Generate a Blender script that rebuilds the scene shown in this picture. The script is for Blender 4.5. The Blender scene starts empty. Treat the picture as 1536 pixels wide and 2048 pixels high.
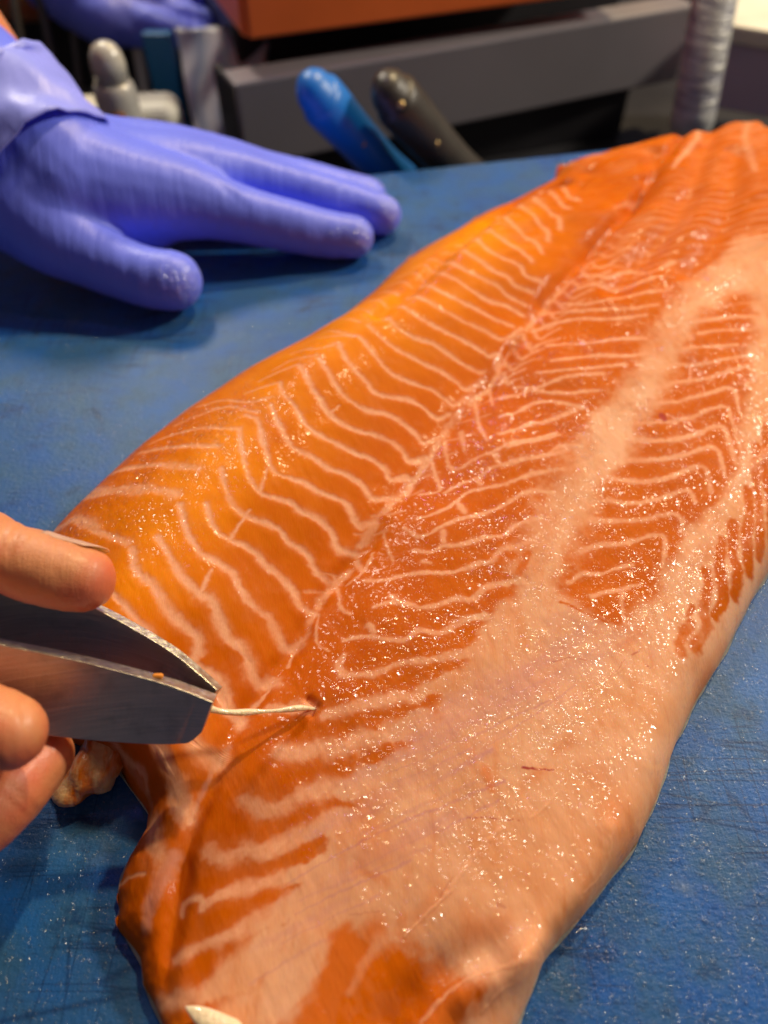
import bpy, math, random
import numpy as np
from mathutils import Vector, Matrix
random.seed(7)
RNG = np.random.default_rng(11)
D = bpy.data
scene = bpy.context.scene
COL = scene.collection

# ------------------------------------------------------------------ camera, light, exposure
CAM_H, PITCH, FPX = 0.185, math.radians(50.0), 1479.0
cam = D.objects.new('camera', D.cameras.new('camera')); COL.objects.link(cam)
cam.location = (0, 0, CAM_H)
cam.rotation_euler = (math.pi/2 - PITCH, 0, 0)
cd = cam.data
cd.sensor_fit = 'VERTICAL'; cd.sensor_height = 36.0; cd.sensor_width = 27.0
cd.lens = FPX/2048*36.0
cd.clip_start = 0.01; cd.clip_end = 50
cd.dof.use_dof = True; cd.dof.focus_distance = 0.188; cd.dof.aperture_fstop = cd.lens/3.3
scene.camera = cam
scene.render.resolution_x = 768; scene.render.resolution_y = 1024
vs = scene.view_settings
scene.display_settings.display_device = 'sRGB'
vs.view_transform = 'Standard'; vs.look = 'None'; vs.exposure = 0.0; vs.gamma = 1.0
scene.render.engine = 'CYCLES'
scene.cycles.use_denoising = True
scene.cycles.max_bounces = 6
scene.cycles.sample_clamp_indirect = 4.0

world = D.worlds.new('World'); scene.world = world; world.use_nodes = True
bg = world.node_tree.nodes['Background']
bg.inputs[0].default_value = (0.62, 0.58, 0.70, 1); bg.inputs[1].default_value = 0.11

def lamp(name, loc, target, power, size, color, shape='DISK'):
    l = D.lights.new(name, 'AREA'); l.energy = power; l.size = size; l.color = color; l.shape = shape
    o = D.objects.new(name, l); COL.objects.link(o); o.location = loc
    d = Vector(target) - Vector(loc); o.rotation_euler = d.to_track_quat('-Z', 'Y').to_euler()
    return o
WARM = (1.0, 0.89, 0.72)
lamp('warm_lamp', (1.15, 0.70, 0.86), (0.05, 0.2, 0), 17.5, 0.15, WARM)
lamp('warm_lamp', (0.38, 0.98, 1.15), (0.05, 0.2, 0), 13.0, 0.05, (1.0, 0.76, 0.42))
lamp('warm_lamp', (-0.42, 1.12, 0.92), (0.0, 0.2, 0), 8.0, 0.20, WARM)
lamp('violet_lamp', (0.0, 0.80, 0.22), (-0.01, 0.56, -0.01), 0.40, 0.05, (0.55, 0.32, 1.0)).data.spread = math.radians(60)
lamp('violet_lamp', (-0.10, 0.58, 1.05), (0.0, 0.15, 0), 0.55, 0.06, (0.66, 0.36, 1.0))

# ------------------------------------------------------------------ helpers
CP, SP = math.cos(PITCH), math.sin(PITCH)
def W(px, py, z=0.0):
    """photo pixel (1536x2048) + height in metres -> point of the place"""
    a = (px-768.0)/FPX; b = (py-1024.0)/FPX
    d = np.array([a, CP - b*SP, -SP - b*CP])
    k = (z-CAM_H)/d[2]
    return np.array([d[0]*k, d[1]*k, z])
def Wa(px, py, z):
    px, py, z = map(lambda q: np.asarray(q, float), (px, py, z))
    a = (px-768.0)/FPX; b = (py-1024.0)/FPX
    dz = -SP - b*CP; k = (z-CAM_H)/dz
    return a*k, (CP-b*SP)*k
def depth_at(x, y, z):
    return y*CP + (CAM_H-z)*SP
def WY(px, py, Y):
    """pixel -> point on the upright plane y = Y"""
    a = (px-768.0)/FPX; b = (py-1024.0)/FPX
    d = np.array([a, CP - b*SP, -SP - b*CP]); k = Y/d[1]
    return np.array([d[0]*k, Y, CAM_H + d[2]*k])

_lat = RNG.random((257, 257))
def vnoise(x, y, sc, off=0.0):
    x = x*sc + 31.7 + off*7.3; y = y*sc + 17.1 + off*3.9
    xi = np.floor(x).astype(np.int64); yi = np.floor(y).astype(np.int64)
    fx = x-xi; fy = y-yi
    fx = fx*fx*fx*(fx*(fx*6-15)+10); fy = fy*fy*fy*(fy*(fy*6-15)+10)
    x0 = xi & 255; y0 = yi & 255; x1 = (xi+1) & 255; y1 = (yi+1) & 255
    return ((_lat[x0, y0]*(1-fx)+_lat[x1, y0]*fx)*(1-fy) + (_lat[x0, y1]*(1-fx)+_lat[x1, y1]*fx)*fy)*2-1
def fbm(x, y, sc, off=0.0, n=3):
    r = 0; a = 1.0; t = 0
    for i in range(n):
        r = r + a*vnoise(x, y, sc*2.03**i, off+i*1.7); t += a; a *= 0.5
    return r/t
def sstep(a, b, x):
    t = np.clip((x-a)/(b-a), 0, 1); return t*t*(3-2*t)

def tag(o, label=None, cat=None, group=None, kind=None):
    if label: o['label'] = label
    if cat: o['category'] = cat
    if group: o['group'] = group
    if kind: o['kind'] = kind
    return o
def empty(name, loc=(0, 0, 0)):
    o = D.objects.new(name, None); COL.objects.link(o); o.location = loc; o.empty_display_size = 0.02
    return o
def origin_of(o):
    v = Vector((0, 0, 0))
    while o is not None:
        v += Vector(o.location); o = o.parent
    return v
def link_mesh(name, me, mats, parent=None, smooth=True):
    o = D.objects.new(name, me); COL.objects.link(o)
    for m in (mats if isinstance(mats, (list, tuple)) else [mats]):
        me.materials.append(m)
    if smooth: me.polygons.foreach_set('use_smooth', [True]*len(me.polygons))
    if parent is not None:
        o.parent = parent
    return o
def mk(name, verts, faces, mats, parent=None, smooth=True, mat_idx=None, loc=None):
    """verts in world metres; the object sits at its parent's origin (or at loc)"""
    off = origin_of(parent) if parent is not None else Vector(loc or (0, 0, 0))
    me = D.meshes.new(name)
    v = np.asarray(verts, float) - np.array(off)
    me.from_pydata(v.tolist(), [], [tuple(map(int, f)) for f in faces])
    if mat_idx is not None: me.polygons.foreach_set('material_index', mat_idx)
    me.validate(); me.update()
    o = link_mesh(name, me, mats, parent, smooth)
    if parent is None and loc is not None: o.location = loc
    return o
def bevel(o, w, seg=2, ang=40):
    m = o.modifiers.new('bevel', 'BEVEL'); m.width = w; m.segments = seg
    m.limit_method = 'ANGLE'; m.angle_limit = math.radians(ang); m.harden_normals = False
    return o
def box_geo(c, size, R=None):
    c = np.array(c, float); h = np.array(size, float)/2
    vs_ = np.array([(sx, sy, sz) for sx in (-1, 1) for sy in (-1, 1) for sz in (-1, 1)])*h
    if R is not None: vs_ = vs_ @ np.array(R).T
    f = [(0, 1, 3, 2), (4, 6, 7, 5), (0, 4, 5, 1), (2, 3, 7, 6), (0, 2, 6, 4), (1, 5, 7, 3)]
    return vs_+c, f
def prism_geo(quad_xy, z0, z1):
    n = len(quad_xy)
    v = [(p[0], p[1], z0) for p in quad_xy] + [(p[0], p[1], z1) for p in quad_xy]
    f = [tuple(range(n))[::-1], tuple(range(n, 2*n))] + [(i, (i+1) % n, n+(i+1) % n, n+i) for i in range(n)]
    return v, f
def catmull(P, n=8):
    P = np.asarray(P, float); Q = []
    PP = np.vstack([2*P[0]-P[1], P, 2*P[-1]-P[-2]])
    for i in range(1, len(PP)-2):
        p0, p1, p2, p3 = PP[i-1:i+3]
        for k in range(n):
            t = k/n
            Q.append(0.5*((2*p1)+(-p0+p2)*t+(2*p0-5*p1+4*p2-p3)*t*t+(-p0+3*p1-3*p2+p3)*t**3))
    Q.append(P[-1]); return np.array(Q)
def loft_geo(pts, rad, n=20, cap=True, squash=1.0, up=(0, 0, 1)):
    """tube through pts with radii, round ends"""
    pts = np.asarray(pts, float); rad = np.asarray(rad, float)
    P = [p for p in pts]; Rr = [r for r in rad]
    if cap:
        t0 = pts[0]-pts[1]; t0 /= np.linalg.norm(t0); t1 = pts[-1]-pts[-2]; t1 /= np.linalg.norm(t1)
        A = []; B = []
        for k in (85, 65, 45, 25):
            a = math.radians(k); A.append((pts[0]+t0*rad[0]*math.sin(a), rad[0]*math.cos(a)))
        for k in (25, 45, 65, 85):
            a = math.radians(k); B.append((pts[-1]+t1*rad[-1]*math.sin(a), rad[-1]*math.cos(a)))
        P = [a[0] for a in A]+P+[b[0] for b in B]; Rr = [a[1] for a in A]+Rr+[b[1] for b in B]
    P = np.array(P); verts = []; faces = []
    prev = None
    for i in range(len(P)):
        t = P[min(i+1, len(P)-1)]-P[max(i-1, 0)]; t /= np.linalg.norm(t)+1e-12
        if prev is None:
            u = np.cross(t, np.array(up, float)); 
            if np.linalg.norm(u) < 1e-6: u = np.cross(t, (1, 0, 0))
        else:
            u = prev - t*np.dot(prev, t)
        u /= np.linalg.norm(u); prev = u; w = np.cross(t, u)
        for k in range(n):
            a = 2*math.pi*k/n
            verts.append(P[i]+Rr[i]*(u*math.cos(a)+w*math.sin(a)*squash))
    m = len(P)
    for i in range(m-1):
        for k in range(n):
            a = i*n+k; b = i*n+(k+1) % n; faces.append((a, b, b+n, a+n))
    verts.append(P[0]); verts.append(P[-1]); c0 = len(verts)-2; c1 = len(verts)-1
    for k in range(n):
        faces.append((c0, (k+1) % n, k)); faces.append((c1, (m-1)*n+k, (m-1)*n+(k+1) % n))
    return verts, faces
def join_geo(L):
    V = []; F = []
    for v, f in L:
        b = len(V); V += [tuple(p) for p in v]; F += [tuple(i+b for i in q) for q in f]
    return V, F
def remeshed(name, geos, voxel, smooth_it, mats, parent, disp=None):
    """one continuous skin over overlapping shapes"""
    V, F = join_geo(geos)
    tmp = mk('tmp', V, F, [], None)
    r = tmp.modifiers.new('r', 'REMESH'); r.mode = 'VOXEL'; r.voxel_size = voxel; r.adaptivity = 0
    s = tmp.modifiers.new('s', 'SMOOTH'); s.factor = 0.6; s.iterations = smooth_it
    dg = bpy.context.evaluated_depsgraph_get()
    me = D.meshes.new_from_object(tmp.evaluated_get(dg), depsgraph=dg)
    D.objects.remove(tmp, do_unlink=True)
    n = len(me.vertices); co = np.empty(n*3); me.vertices.foreach_get('co', co); co = co.reshape(-1, 3)
    if disp is not None:
        no = np.empty(n*3); me.vertices.foreach_get('normal', no); no = no.reshape(-1, 3)
        co = co + disp(co, no)
    co = co - np.array(origin_of(parent)); me.vertices.foreach_set('co', co.ravel()); me.update()
    me.name = name
    return link_mesh(name, me, mats, parent)

# ------------------------------------------------------------------ materials
def new_mat(name):
    m = D.materials.new(name); m.use_nodes = True
    nt = m.node_tree; p = nt.nodes['Principled BSDF']
    return m, nt, p
def N(nt, typ, **kw):
    n = nt.nodes.new(typ)
    for k, v in kw.items(): setattr(n, k, v)
    return n
def setin(n, **kw):
    for k, v in kw.items(): n.inputs[k.replace('_', ' ')].default_value = v
def noise(nt, scale, detail=3, rough=0.55, vec=None, dist=0.0):
    n = N(nt, 'ShaderNodeTexNoise'); n.inputs['Scale'].default_value = scale
    n.inputs['Detail'].default_value = detail; n.inputs['Roughness'].default_value = rough
    n.inputs['Distortion'].default_value = dist
    if vec is None:
        tc = N(nt, 'ShaderNodeTexCoord'); nt.links.new(tc.outputs['Object'], n.inputs['Vector'])
    else: nt.links.new(vec, n.inputs['Vector'])
    return n.outputs['Fac']
def ramp(nt, src, a, b, ca=(0, 0, 0, 1), cb=(1, 1, 1, 1)):
    r = N(nt, 'ShaderNodeValToRGB'); r.color_ramp.elements[0].position = a; r.color_ramp.elements[1].position = b
    r.color_ramp.elements[0].color = ca; r.color_ramp.elements[1].color = cb
    nt.links.new(src, r.inputs[0]); return r.outputs[0]
def mixc(nt, f, a, b, mode='MIX'):
    n = N(nt, 'ShaderNodeMix', data_type='RGBA', blend_type=mode)
    for i, v in ((0, f), (6, a), (7, b)):
        if isinstance(v, (int, float)): n.inputs[i].default_value = v
        elif isinstance(v, tuple): n.inputs[i].default_value = (*v[:3], 1)
        else: nt.links.new(v, n.inputs[i])
    return n.outputs[2]
def math_(nt, op, a, b=0.0):
    n = N(nt, 'ShaderNodeMath', operation=op)
    for i, v in ((0, a), (1, b)):
        if isinstance(v, (int, float)): n.inputs[i].default_value = v
        else: nt.links.new(v, n.inputs[i])
    return n.outputs[0]
def bump(nt, h, strength=0.5, dist=0.001, nrm=None):
    b = N(nt, 'ShaderNodeBump'); b.inputs['Distance'].default_value = dist
    if isinstance(strength, (int, float)): b.inputs['Strength'].default_value = strength
    else: nt.links.new(strength, b.inputs['Strength'])
    nt.links.new(h, b.inputs['Height'])
    if nrm is not None: nt.links.new(nrm, b.inputs['Normal'])
    return b.outputs[0]
def stretched(nt, sx, sy, sz, rot=(0, 0, 0)):
    tc = N(nt, 'ShaderNodeTexCoord'); mp = N(nt, 'ShaderNodeMapping')
    mp.inputs['Scale'].default_value = (sx, sy, sz); mp.inputs['Rotation'].default_value = rot
    nt.links.new(tc.outputs['Object'], mp.inputs['Vector']); return mp.outputs[0]
def simple(name, col, rough=0.5, metal=0.0, var=0.15, vscale=60, bmp=0.0, bscale=200, coat=0.0, sss=0.0, sssr=(0.004, 0.002, 0.001), spec=0.5):
    m, nt, p = new_mat(name)
    f = noise(nt, vscale, 4)
    dark = tuple(c*(1-var) for c in col); lite = tuple(min(1, c*(1+var)) for c in col)
    nt.links.new(mixc(nt, f, dark, lite), p.inputs['Base Color'])
    p.inputs['Metallic'].default_value = metal
    nt.links.new(math_(nt, 'MULTIPLY_ADD', noise(nt, vscale*3), 0.25) if False else ramp(nt, f, 0.2, 0.8, (rough*0.8,)*3+(1,), (min(1, rough*1.2),)*3+(1,)), p.inputs['Roughness'])
    p.inputs['Specular IOR Level'].default_value = spec
    if coat: p.inputs['Coat Weight'].default_value = coat; p.inputs['Coat Roughness'].default_value = 0.08
    if bmp: nt.links.new(bump(nt, noise(nt, bscale, 3), bmp, 0.001), p.inputs['Normal'])
    if sss:
        p.inputs['Subsurface Weight'].default_value = sss; p.inputs['Subsurface Radius'].default_value = sssr; p.inputs['Subsurface Scale'].default_value = 1.0
    return m

def flesh_material():
    m, nt, p = new_mat('salmon_flesh')
    A = N(nt, 'ShaderNodeAttribute', attribute_name='mask_a'); B = N(nt, 'ShaderNodeAttribute', attribute_name='mask_b')
    sa = N(nt, 'ShaderNodeSeparateColor'); nt.links.new(A.outputs['Color'], sa.inputs[0])
    sb = N(nt, 'ShaderNodeSeparateColor'); nt.links.new(B.outputs['Color'], sb.inputs[0])
    fat, mem, spark = sa.outputs[0], sa.outputs[1], sa.outputs[2]
    vein, mauve, blotch = sb.outputs[0], sb.outputs[1], sb.outputs[2]
    n1 = noise(nt, 55, 4, 0.6); n2 = noise(nt, 900, 2)
    fib = noise(nt, 1.0, 2, vec=stretched(nt, 2600, 380, 900, (0, 0, 0.5)))
    org = mixc(nt, n1, (0.45, 0.072, 0.0), (0.66, 0.155, 0.0))
    org = mixc(nt, math_(nt, 'MULTIPLY', fib, 0.30), org, (0.44, 0.050, 0.0001))
    fatc = mixc(nt, n2, (0.70, 0.29, 0.14), (0.84, 0.44, 0.26))
    memc = mixc(nt, n1, (0.64, 0.285, 0.14), (0.75, 0.37, 0.20))
    memc = mixc(nt, ramp(nt, noise(nt, 30, 4, 0.6), 0.45, 0.62, (0, 0, 0, 1), (0.8, 0.8, 0.8, 1)), memc, (0.78, 0.42, 0.25))
    memc = mixc(nt, ramp(nt, noise(nt, 22, 4, 0.6, dist=0.6), 0.50, 0.64, (0, 0, 0, 1), (0.42, 0.42, 0.42, 1)), memc, (0.66, 0.225, 0.05))
    memc = mixc(nt, ramp(nt, noise(nt, 1.0, 5, 0.65, vec=stretched(nt, 260, 60, 60, (0, 0, -0.55)), dist=0.5), 0.50, 0.70, (0, 0, 0, 1), (0.55, 0.55, 0.55, 1)), memc, (0.62, 0.20, 0.06))
    memc = mixc(nt, mauve, memc, (0.58, 0.25, 0.20))
    org = mixc(nt, math_(nt, 'MULTIPLY', B.outputs['Alpha'], 0.85), org, (0.80, 0.25, 0.001))  # alpha: glow of the lit dorsal ridge, painted into the base colour
    c = mixc(nt, mem, org, memc)
    c = mixc(nt, blotch, c, (0.60, 0.12, 0.001))
    c = mixc(nt, fat, c, fatc)
    c = mixc(nt, vein, c, (0.35, 0.03, 0.03))
    nt.links.new(c, p.inputs['Base Color'])
    p.inputs['Subsurface Weight'].default_value = 0.35
    p.inputs['Subsurface Radius'].default_value = (0.0050, 0.0018, 0.0004)
    p.inputs['Subsurface Scale'].default_value = 1.0
    p.inputs['Roughness'].default_value = 0.5
    p.inputs['Specular IOR Level'].default_value = 0.05
    h1 = noise(nt, 850, 0, 0.5); h2 = noise(nt, 380, 1, 0.5)
    strk = noise(nt, 1.0, 2, 0.5, vec=stretched(nt, 300, 1500, 700, (0, 0, -0.7)))
    hh = math_(nt, 'ADD', h1, math_(nt, 'MULTIPLY', h2, 0.9))
    nb = bump(nt, hh, math_(nt, 'MULTIPLY', spark, 1.6), 0.0016)
    nlow = bump(nt, h2, math_(nt, 'MULTIPLY', spark, 0.10), 0.0008)
    nb0 = bump(nt, fib, 0.22, 0.0003, nlow)
    nt.links.new(nb0, p.inputs['Normal'])
    wet = ramp(nt, noise(nt, 620, 2, 0.6), 0.44, 0.60)
    wet2 = ramp(nt, noise(nt, 70, 2, 0.6), 0.36, 0.62, (0.06, 0.06, 0.06, 1), (1, 1, 1, 1))
    cw = math_(nt, 'MULTIPLY', math_(nt, 'MULTIPLY', wet, wet2), math_(nt, 'MINIMUM', math_(nt, 'MULTIPLY', spark, 3.0), 1.0))
    nt.links.new(math_(nt, 'ADD', cw, 0.01), p.inputs['Coat Weight'])
    p.inputs['Coat Roughness'].default_value = 0.17; p.inputs['Coat IOR'].default_value = 1.75
    nt.links.new(nb, p.inputs['Coat Normal'])
    return m
M_FLESH = flesh_material()
M_SKIN_FISH = simple('fish_skin', (0.46, 0.42, 0.34), 0.3, 0.2, 0.3, 400, 0.3, 900, coat=0.5)

def board_material():
    m, nt, p = new_mat('blue_board_plastic')
    big = noise(nt, 9, 4, 0.6); mid = noise(nt, 60, 4, 0.65); 
    scr = noise(nt, 1.0, 4, 0.7, vec=stretched(nt, 260, 900, 60, (0, 0, 0.9)))
    scr2 = noise(nt, 1.0, 4, 0.7, vec=stretched(nt, 1100, 260, 60, (0, 0, 0.15)))
    c = mixc(nt, ramp(nt, big, 0.35, 0.65), (0.006, 0.075, 0.31), (0.012, 0.115, 0.40))
    c = mixc(nt, ramp(nt, mid, 0.40, 0.66), c, (0.026, 0.10, 0.23))
    c = mixc(nt, ramp(nt, scr, 0.60, 0.72, (0, 0, 0, 1), (0.75, 0.75, 0.75, 1)), c, (0.003, 0.025, 0.11))
    c = mixc(nt, ramp(nt, scr2, 0.60, 0.75, (0, 0, 0, 1), (0.5, 0.5, 0.5, 1)), c, (0.10, 0.21, 0.38))
    c = mixc(nt, ramp(nt, noise(nt, 33, 3), 0.66, 0.74, (0, 0, 0, 1), (0.35, 0.35, 0.35, 1)), c, (0.20, 0.24, 0.22))
    c = mixc(nt, ramp(nt, noise(nt, 14, 5, 0.7, dist=0.8), 0.50, 0.66, (0, 0, 0, 1), (0.75, 0.75, 0.75, 1)), c, (0.028, 0.095, 0.20))
    c = mixc(nt, ramp(nt, noise(nt, 120, 4, 0.7), 0.58, 0.72, (0, 0, 0, 1), (0.7, 0.7, 0.7, 1)), c, (0.003, 0.035, 0.15))
    for sc_, rt_, w_ in (((9, 130, 1), 0.35, 0.010), ((12, 160, 1), -0.5, 0.008), ((150, 10, 1), 0.2, 0.008)):     # long knife scars
        vv = N(nt, 'ShaderNodeTexVoronoi', feature='DISTANCE_TO_EDGE'); vv.inputs['Scale'].default_value = 1.0; nt.links.new(stretched(nt, *sc_, (0, 0, rt_)), vv.inputs['Vector'])
        brk = ramp(nt, noise(nt, 25, 2), 0.48, 0.56, (0, 0, 0, 1), (0.6, 0.6, 0.6, 1))
        c = mixc(nt, math_(nt, 'MULTIPLY', ramp(nt, vv.outputs['Distance'], 0.0, w_*3, (1, 1, 1, 1), (0, 0, 0, 1)), brk), c, (0.002, 0.02, 0.09))
    nt.links.new(c, p.inputs['Base Color'])
    p.inputs['Roughness'].default_value = 0.42
    hh = math_(nt, 'ADD', math_(nt, 'MULTIPLY', scr, 0.8), noise(nt, 900, 3, 0.6))
    hh = math_(nt, 'ADD', hh, math_(nt, 'MULTIPLY', scr2, 0.4))
    hh = math_(nt, 'ADD', hh, math_(nt, 'MULTIPLY', noise(nt, 1.0, 2, 0.5, vec=stretched(nt, 1600, 60, 60, (0, 0, 1.1))), 0.35))
    nt.links.new(bump(nt, hh, 0.40, 0.0004), p.inputs['Normal'])
    g1 = noise(nt, 1000, 1, 0.5); nbc = bump(nt, g1, 0.9, 0.0016)
    wet = ramp(nt, noise(nt, 750, 2, 0.6), 0.52, 0.62); wet2 = ramp(nt, noise(nt, 45, 3, 0.6), 0.35, 0.6, (0.2, 0.2, 0.2, 1), (1, 1, 1, 1))
    nt.links.new(math_(nt, 'MULTIPLY', wet, wet2), p.inputs['Coat Weight'])
    p.inputs['Coat Roughness'].default_value = 0.14; p.inputs['Coat IOR'].default_value = 1.7
    nt.links.new(nbc, p.inputs['Coat Normal'])
    p.inputs['Specular IOR Level'].default_value = 0.3
    return m
M_BOARD = board_material()

def glove_material(name, col, wave_rot, ws):
    m, nt, p = new_mat(name)
    f = noise(nt, 45, 4)
    nt.links.new(mixc(nt, f, tuple(c*0.85 for c in col), tuple(c*1.15 for c in col)), p.inputs['Base Color'])
    v = stretched(nt, ws, 45, 45, wave_rot)
    w = noise(nt, 1.0, 4, 0.7, vec=v)
    v2 = stretched(nt, ws*0.35, 30, 30, wave_rot); w2 = noise(nt, 1.0, 2, 0.5, vec=v2)
    hh = math_(nt, 'ADD', w, math_(nt, 'MULTIPLY', w2, 1.6))
    nt.links.new(bump(nt, hh, 0.42, 0.0008), p.inputs['Normal'])
    p.inputs['Roughness'].default_value = 0.40
    p.inputs['Specular IOR Level'].default_value = 0.4
    wa = N(nt, 'ShaderNodeAttribute', attribute_name='wet'); wn = ramp(nt, noise(nt, 260, 3, 0.6), 0.40, 0.48)
    nt.links.new(math_(nt, 'MULTIPLY', wa.outputs['Fac'], wn), p.inputs['Coat Weight']); p.inputs['Coat Roughness'].default_value = 0.16; p.inputs['Coat IOR'].default_value = 2.2
    nt.links.new(bump(nt, noise(nt, 420, 1), 1.0, 0.004), p.inputs['Coat Normal'])
    p.inputs['Sheen Weight'].default_value = 0.12; p.inputs['Sheen Tint'].default_value = (0.5, 0.55, 1, 1)
    return m
M_GLOVE = glove_material('violet_nitrile', (0.155, 0.205, 0.92), (0, 0, 0.15), 520)
M_CUFF = glove_material('violet_nitrile_cuff', (0.27, 0.31, 0.92), (0, 0, 0.9), 160)

def skin_material():
    m, nt, p = new_mat('hand_skin')
    f = noise(nt, 70, 4, 0.6); g = noise(nt, 60, 3)
    c = mixc(nt, f, (0.58, 0.215, 0.085), (0.76, 0.32, 0.135))
    c = mixc(nt, ramp(nt, g, 0.42, 0.62, (0, 0, 0, 1), (0.7, 0.7, 0.7, 1)), c, (0.68, 0.13, 0.06))
    nt.links.new(c, p.inputs['Base Color'])
    p.inputs['Subsurface Weight'].default_value = 0.35; p.inputs['Subsurface Radius'].default_value = (0.004, 0.0014, 0.0006)
    p.inputs['Subsurface Scale'].default_value = 1.0
    p.inputs['Roughness'].default_value = 0.40
    rid = noise(nt, 1.0, 1, 0.4, vec=stretched(nt, 500, 3200, 3200, (0, 0, 0.3)), dist=1.5)
    crs = noise(nt, 1.0, 3, 0.6, vec=stretched(nt, 700, 120, 120, (0, 0, 0.2)))
    hh = math_(nt, 'ADD', math_(nt, 'MULTIPLY', rid, 0.4), math_(nt, 'MULTIPLY', crs, 0.8))
    nt.links.new(bump(nt, hh, 0.75, 0.0004), p.inputs['Normal'])
    p.inputs['Coat Weight'].default_value = 0.15; p.inputs['Coat Roughness'].default_value = 0.3
    return m
M_SKIN = skin_material()
M_NAIL = simple('fingernail', (0.70, 0.36, 0.24), 0.35, 0, 0.15, 200, 0.1, 500, coat=0.1, sss=0.3)

def brushed(name, col, rough, sc=(60, 60, 2500), edge=False):
    m, nt, p = new_mat(name)
    b = noise(nt, 1.0, 4, 0.7, vec=stretched(nt, *sc))
    blot = noise(nt, 160, 3)
    c = mixc(nt, ramp(nt, b, 0.2, 0.8), tuple(x*0.72 for x in col), tuple(min(1, x*1.25) for x in col))
    c = mixc(nt, ramp(nt, blot, 0.55, 0.75, (0, 0, 0, 1), (0.5, 0.5, 0.5, 1)), c, tuple(x*0.55 for x in col))
    nt.links.new(c, p.inputs['Base Color']); p.inputs['Metallic'].default_value = 1.0
    nt.links.new(ramp(nt, b, 0.2, 0.8, (rough*0.7,)*3+(1,), (rough*1.3,)*3+(1,)), p.inputs['Roughness'])
    if edge: nt.links.new(bump(nt, noise(nt, 900, 3), 0.5, 0.0004), p.inputs['Normal'])
    else: nt.links.new(bump(nt, b, 0.5, 0.0002), p.inputs['Normal'])
    return m
M_STEEL = brushed('brushed_steel', (0.50, 0.44, 0.39), 0.42)
M_EDGE = brushed('worn_steel_edge', (0.72, 0.68, 0.55), 0.38, (500, 500, 500), True)
M_RUST = simple('rust_spot', (0.75, 0.25, 0.02), 0.6)
M_BONE = simple('pin_bone', (0.88, 0.68, 0.44), 0.3, 0, 0.12, 500, 0.5, 900, coat=0.6, sss=0.4)
M_FILM = simple('mauve_tissue', (0.04, 0.055, 0.19), 0.4, 0, 0.3, 300, 0.5, 800)
M_SCRAP, _nt, _p = new_mat('pale_and_orange_trimming')
_nt.links.new(mixc(_nt, ramp(_nt, noise(_nt, 1.0, 3, 0.6, vec=stretched(_nt, 260, 90, 90)), 0.42, 0.58), (0.62, 0.14, 0.004), (0.80, 0.46, 0.22)), _p.inputs['Base Color'])
_p.inputs['Roughness'].default_value = 0.3; _p.inputs['Coat Weight'].default_value = 0.8; _p.inputs['Coat Roughness'].default_value = 0.12
_p.inputs['Subsurface Weight'].default_value = 0.3; _p.inputs['Subsurface Radius'].default_value = (0.003, 0.001, 0.0005); _p.inputs['Subsurface Scale'].default_value = 1.0
_nt.links.new(bump(_nt, noise(_nt, 240, 3), 0.5, 0.0015), _p.inputs['Normal'])
M_BAR = simple('dull_steel', (0.27, 0.25, 0.27), 0.42, 0.35, 0.12, 9)
M_ROD = simple('dim_rod_metal', (0.10, 0.095, 0.09), 0.5, 0.5, 0.2, 30)
M_BAR.node_tree.nodes['Principled BSDF'].inputs['Metallic'].default_value = 0.35
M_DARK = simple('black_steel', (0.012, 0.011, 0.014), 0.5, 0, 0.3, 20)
M_ORANGE = simple('orange_plastic', (0.85, 0.16, 0.02), 0.5, 0, 0.2, 20)
M_BLUEH = simple('blue_handle_plastic', (0.006, 0.17, 0.62), 0.38, 0, 0.08, 60, 0.15, 900)
M_BLACKH = simple('black_handle_plastic', (0.035, 0.030, 0.024), 0.4, 0, 0.2, 60, 0.2, 600)
M_RIVET = simple('brass_rivet', (0.50, 0.36, 0.16), 0.35, 0.8, 0.1, 100)
M_WHITE = simple('white_plastic', (0.68, 0.66, 0.55), 0.45, 0, 0.12, 30)
M_CLEAR = simple('clouded_plastic', (0.50, 0.49, 0.44), 0.25, 0, 0.2, 40, coat=0.5)
M_TEAL = simple('teal_blue_plastic', (0.004, 0.17, 0.44), 0.5, 0, 0.1, 40)
M_BOXV = simple('pale_violet_box', (0.60, 0.50, 0.66), 0.5, 0, 0.12, 20)
def foil_material():
    m, nt, p = new_mat('creased_film')
    v = N(nt, 'ShaderNodeTexWave'); v.inputs['Scale'].default_value = 14; v.inputs['Distortion'].default_value = 6; v.inputs['Detail'].default_value = 2
    tc = N(nt, 'ShaderNodeTexCoord'); nt.links.new(tc.outputs['Object'], v.inputs['Vector'])
    c = mixc(nt, v.outputs['Fac'], (0.26, 0.31, 0.42), (0.52, 0.52, 0.55)); nt.links.new(c, p.inputs['Base Color'])
    p.inputs['Roughness'].default_value = 0.4; nt.links.new(bump(nt, v.outputs['Fac'], 0.5, 0.003), p.inputs['Normal']); return m
M_FOIL = foil_material()
def wrap_material():
    m, nt, p = new_mat('wrapped_pipe_film')
    a = noise(nt, 1.0, 3, 0.6, vec=stretched(nt, 40, 40, 300))
    c = mixc(nt, ramp(nt, a, 0.35, 0.65), (0.25, 0.25, 0.30), (0.62, 0.62, 0.56)); nt.links.new(c, p.inputs['Base Color'])
    p.inputs['Roughness'].default_value = 0.35; nt.links.new(bump(nt, a, 0.8, 0.003), p.inputs['Normal']); return m
M_WRAP = wrap_material()
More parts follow.
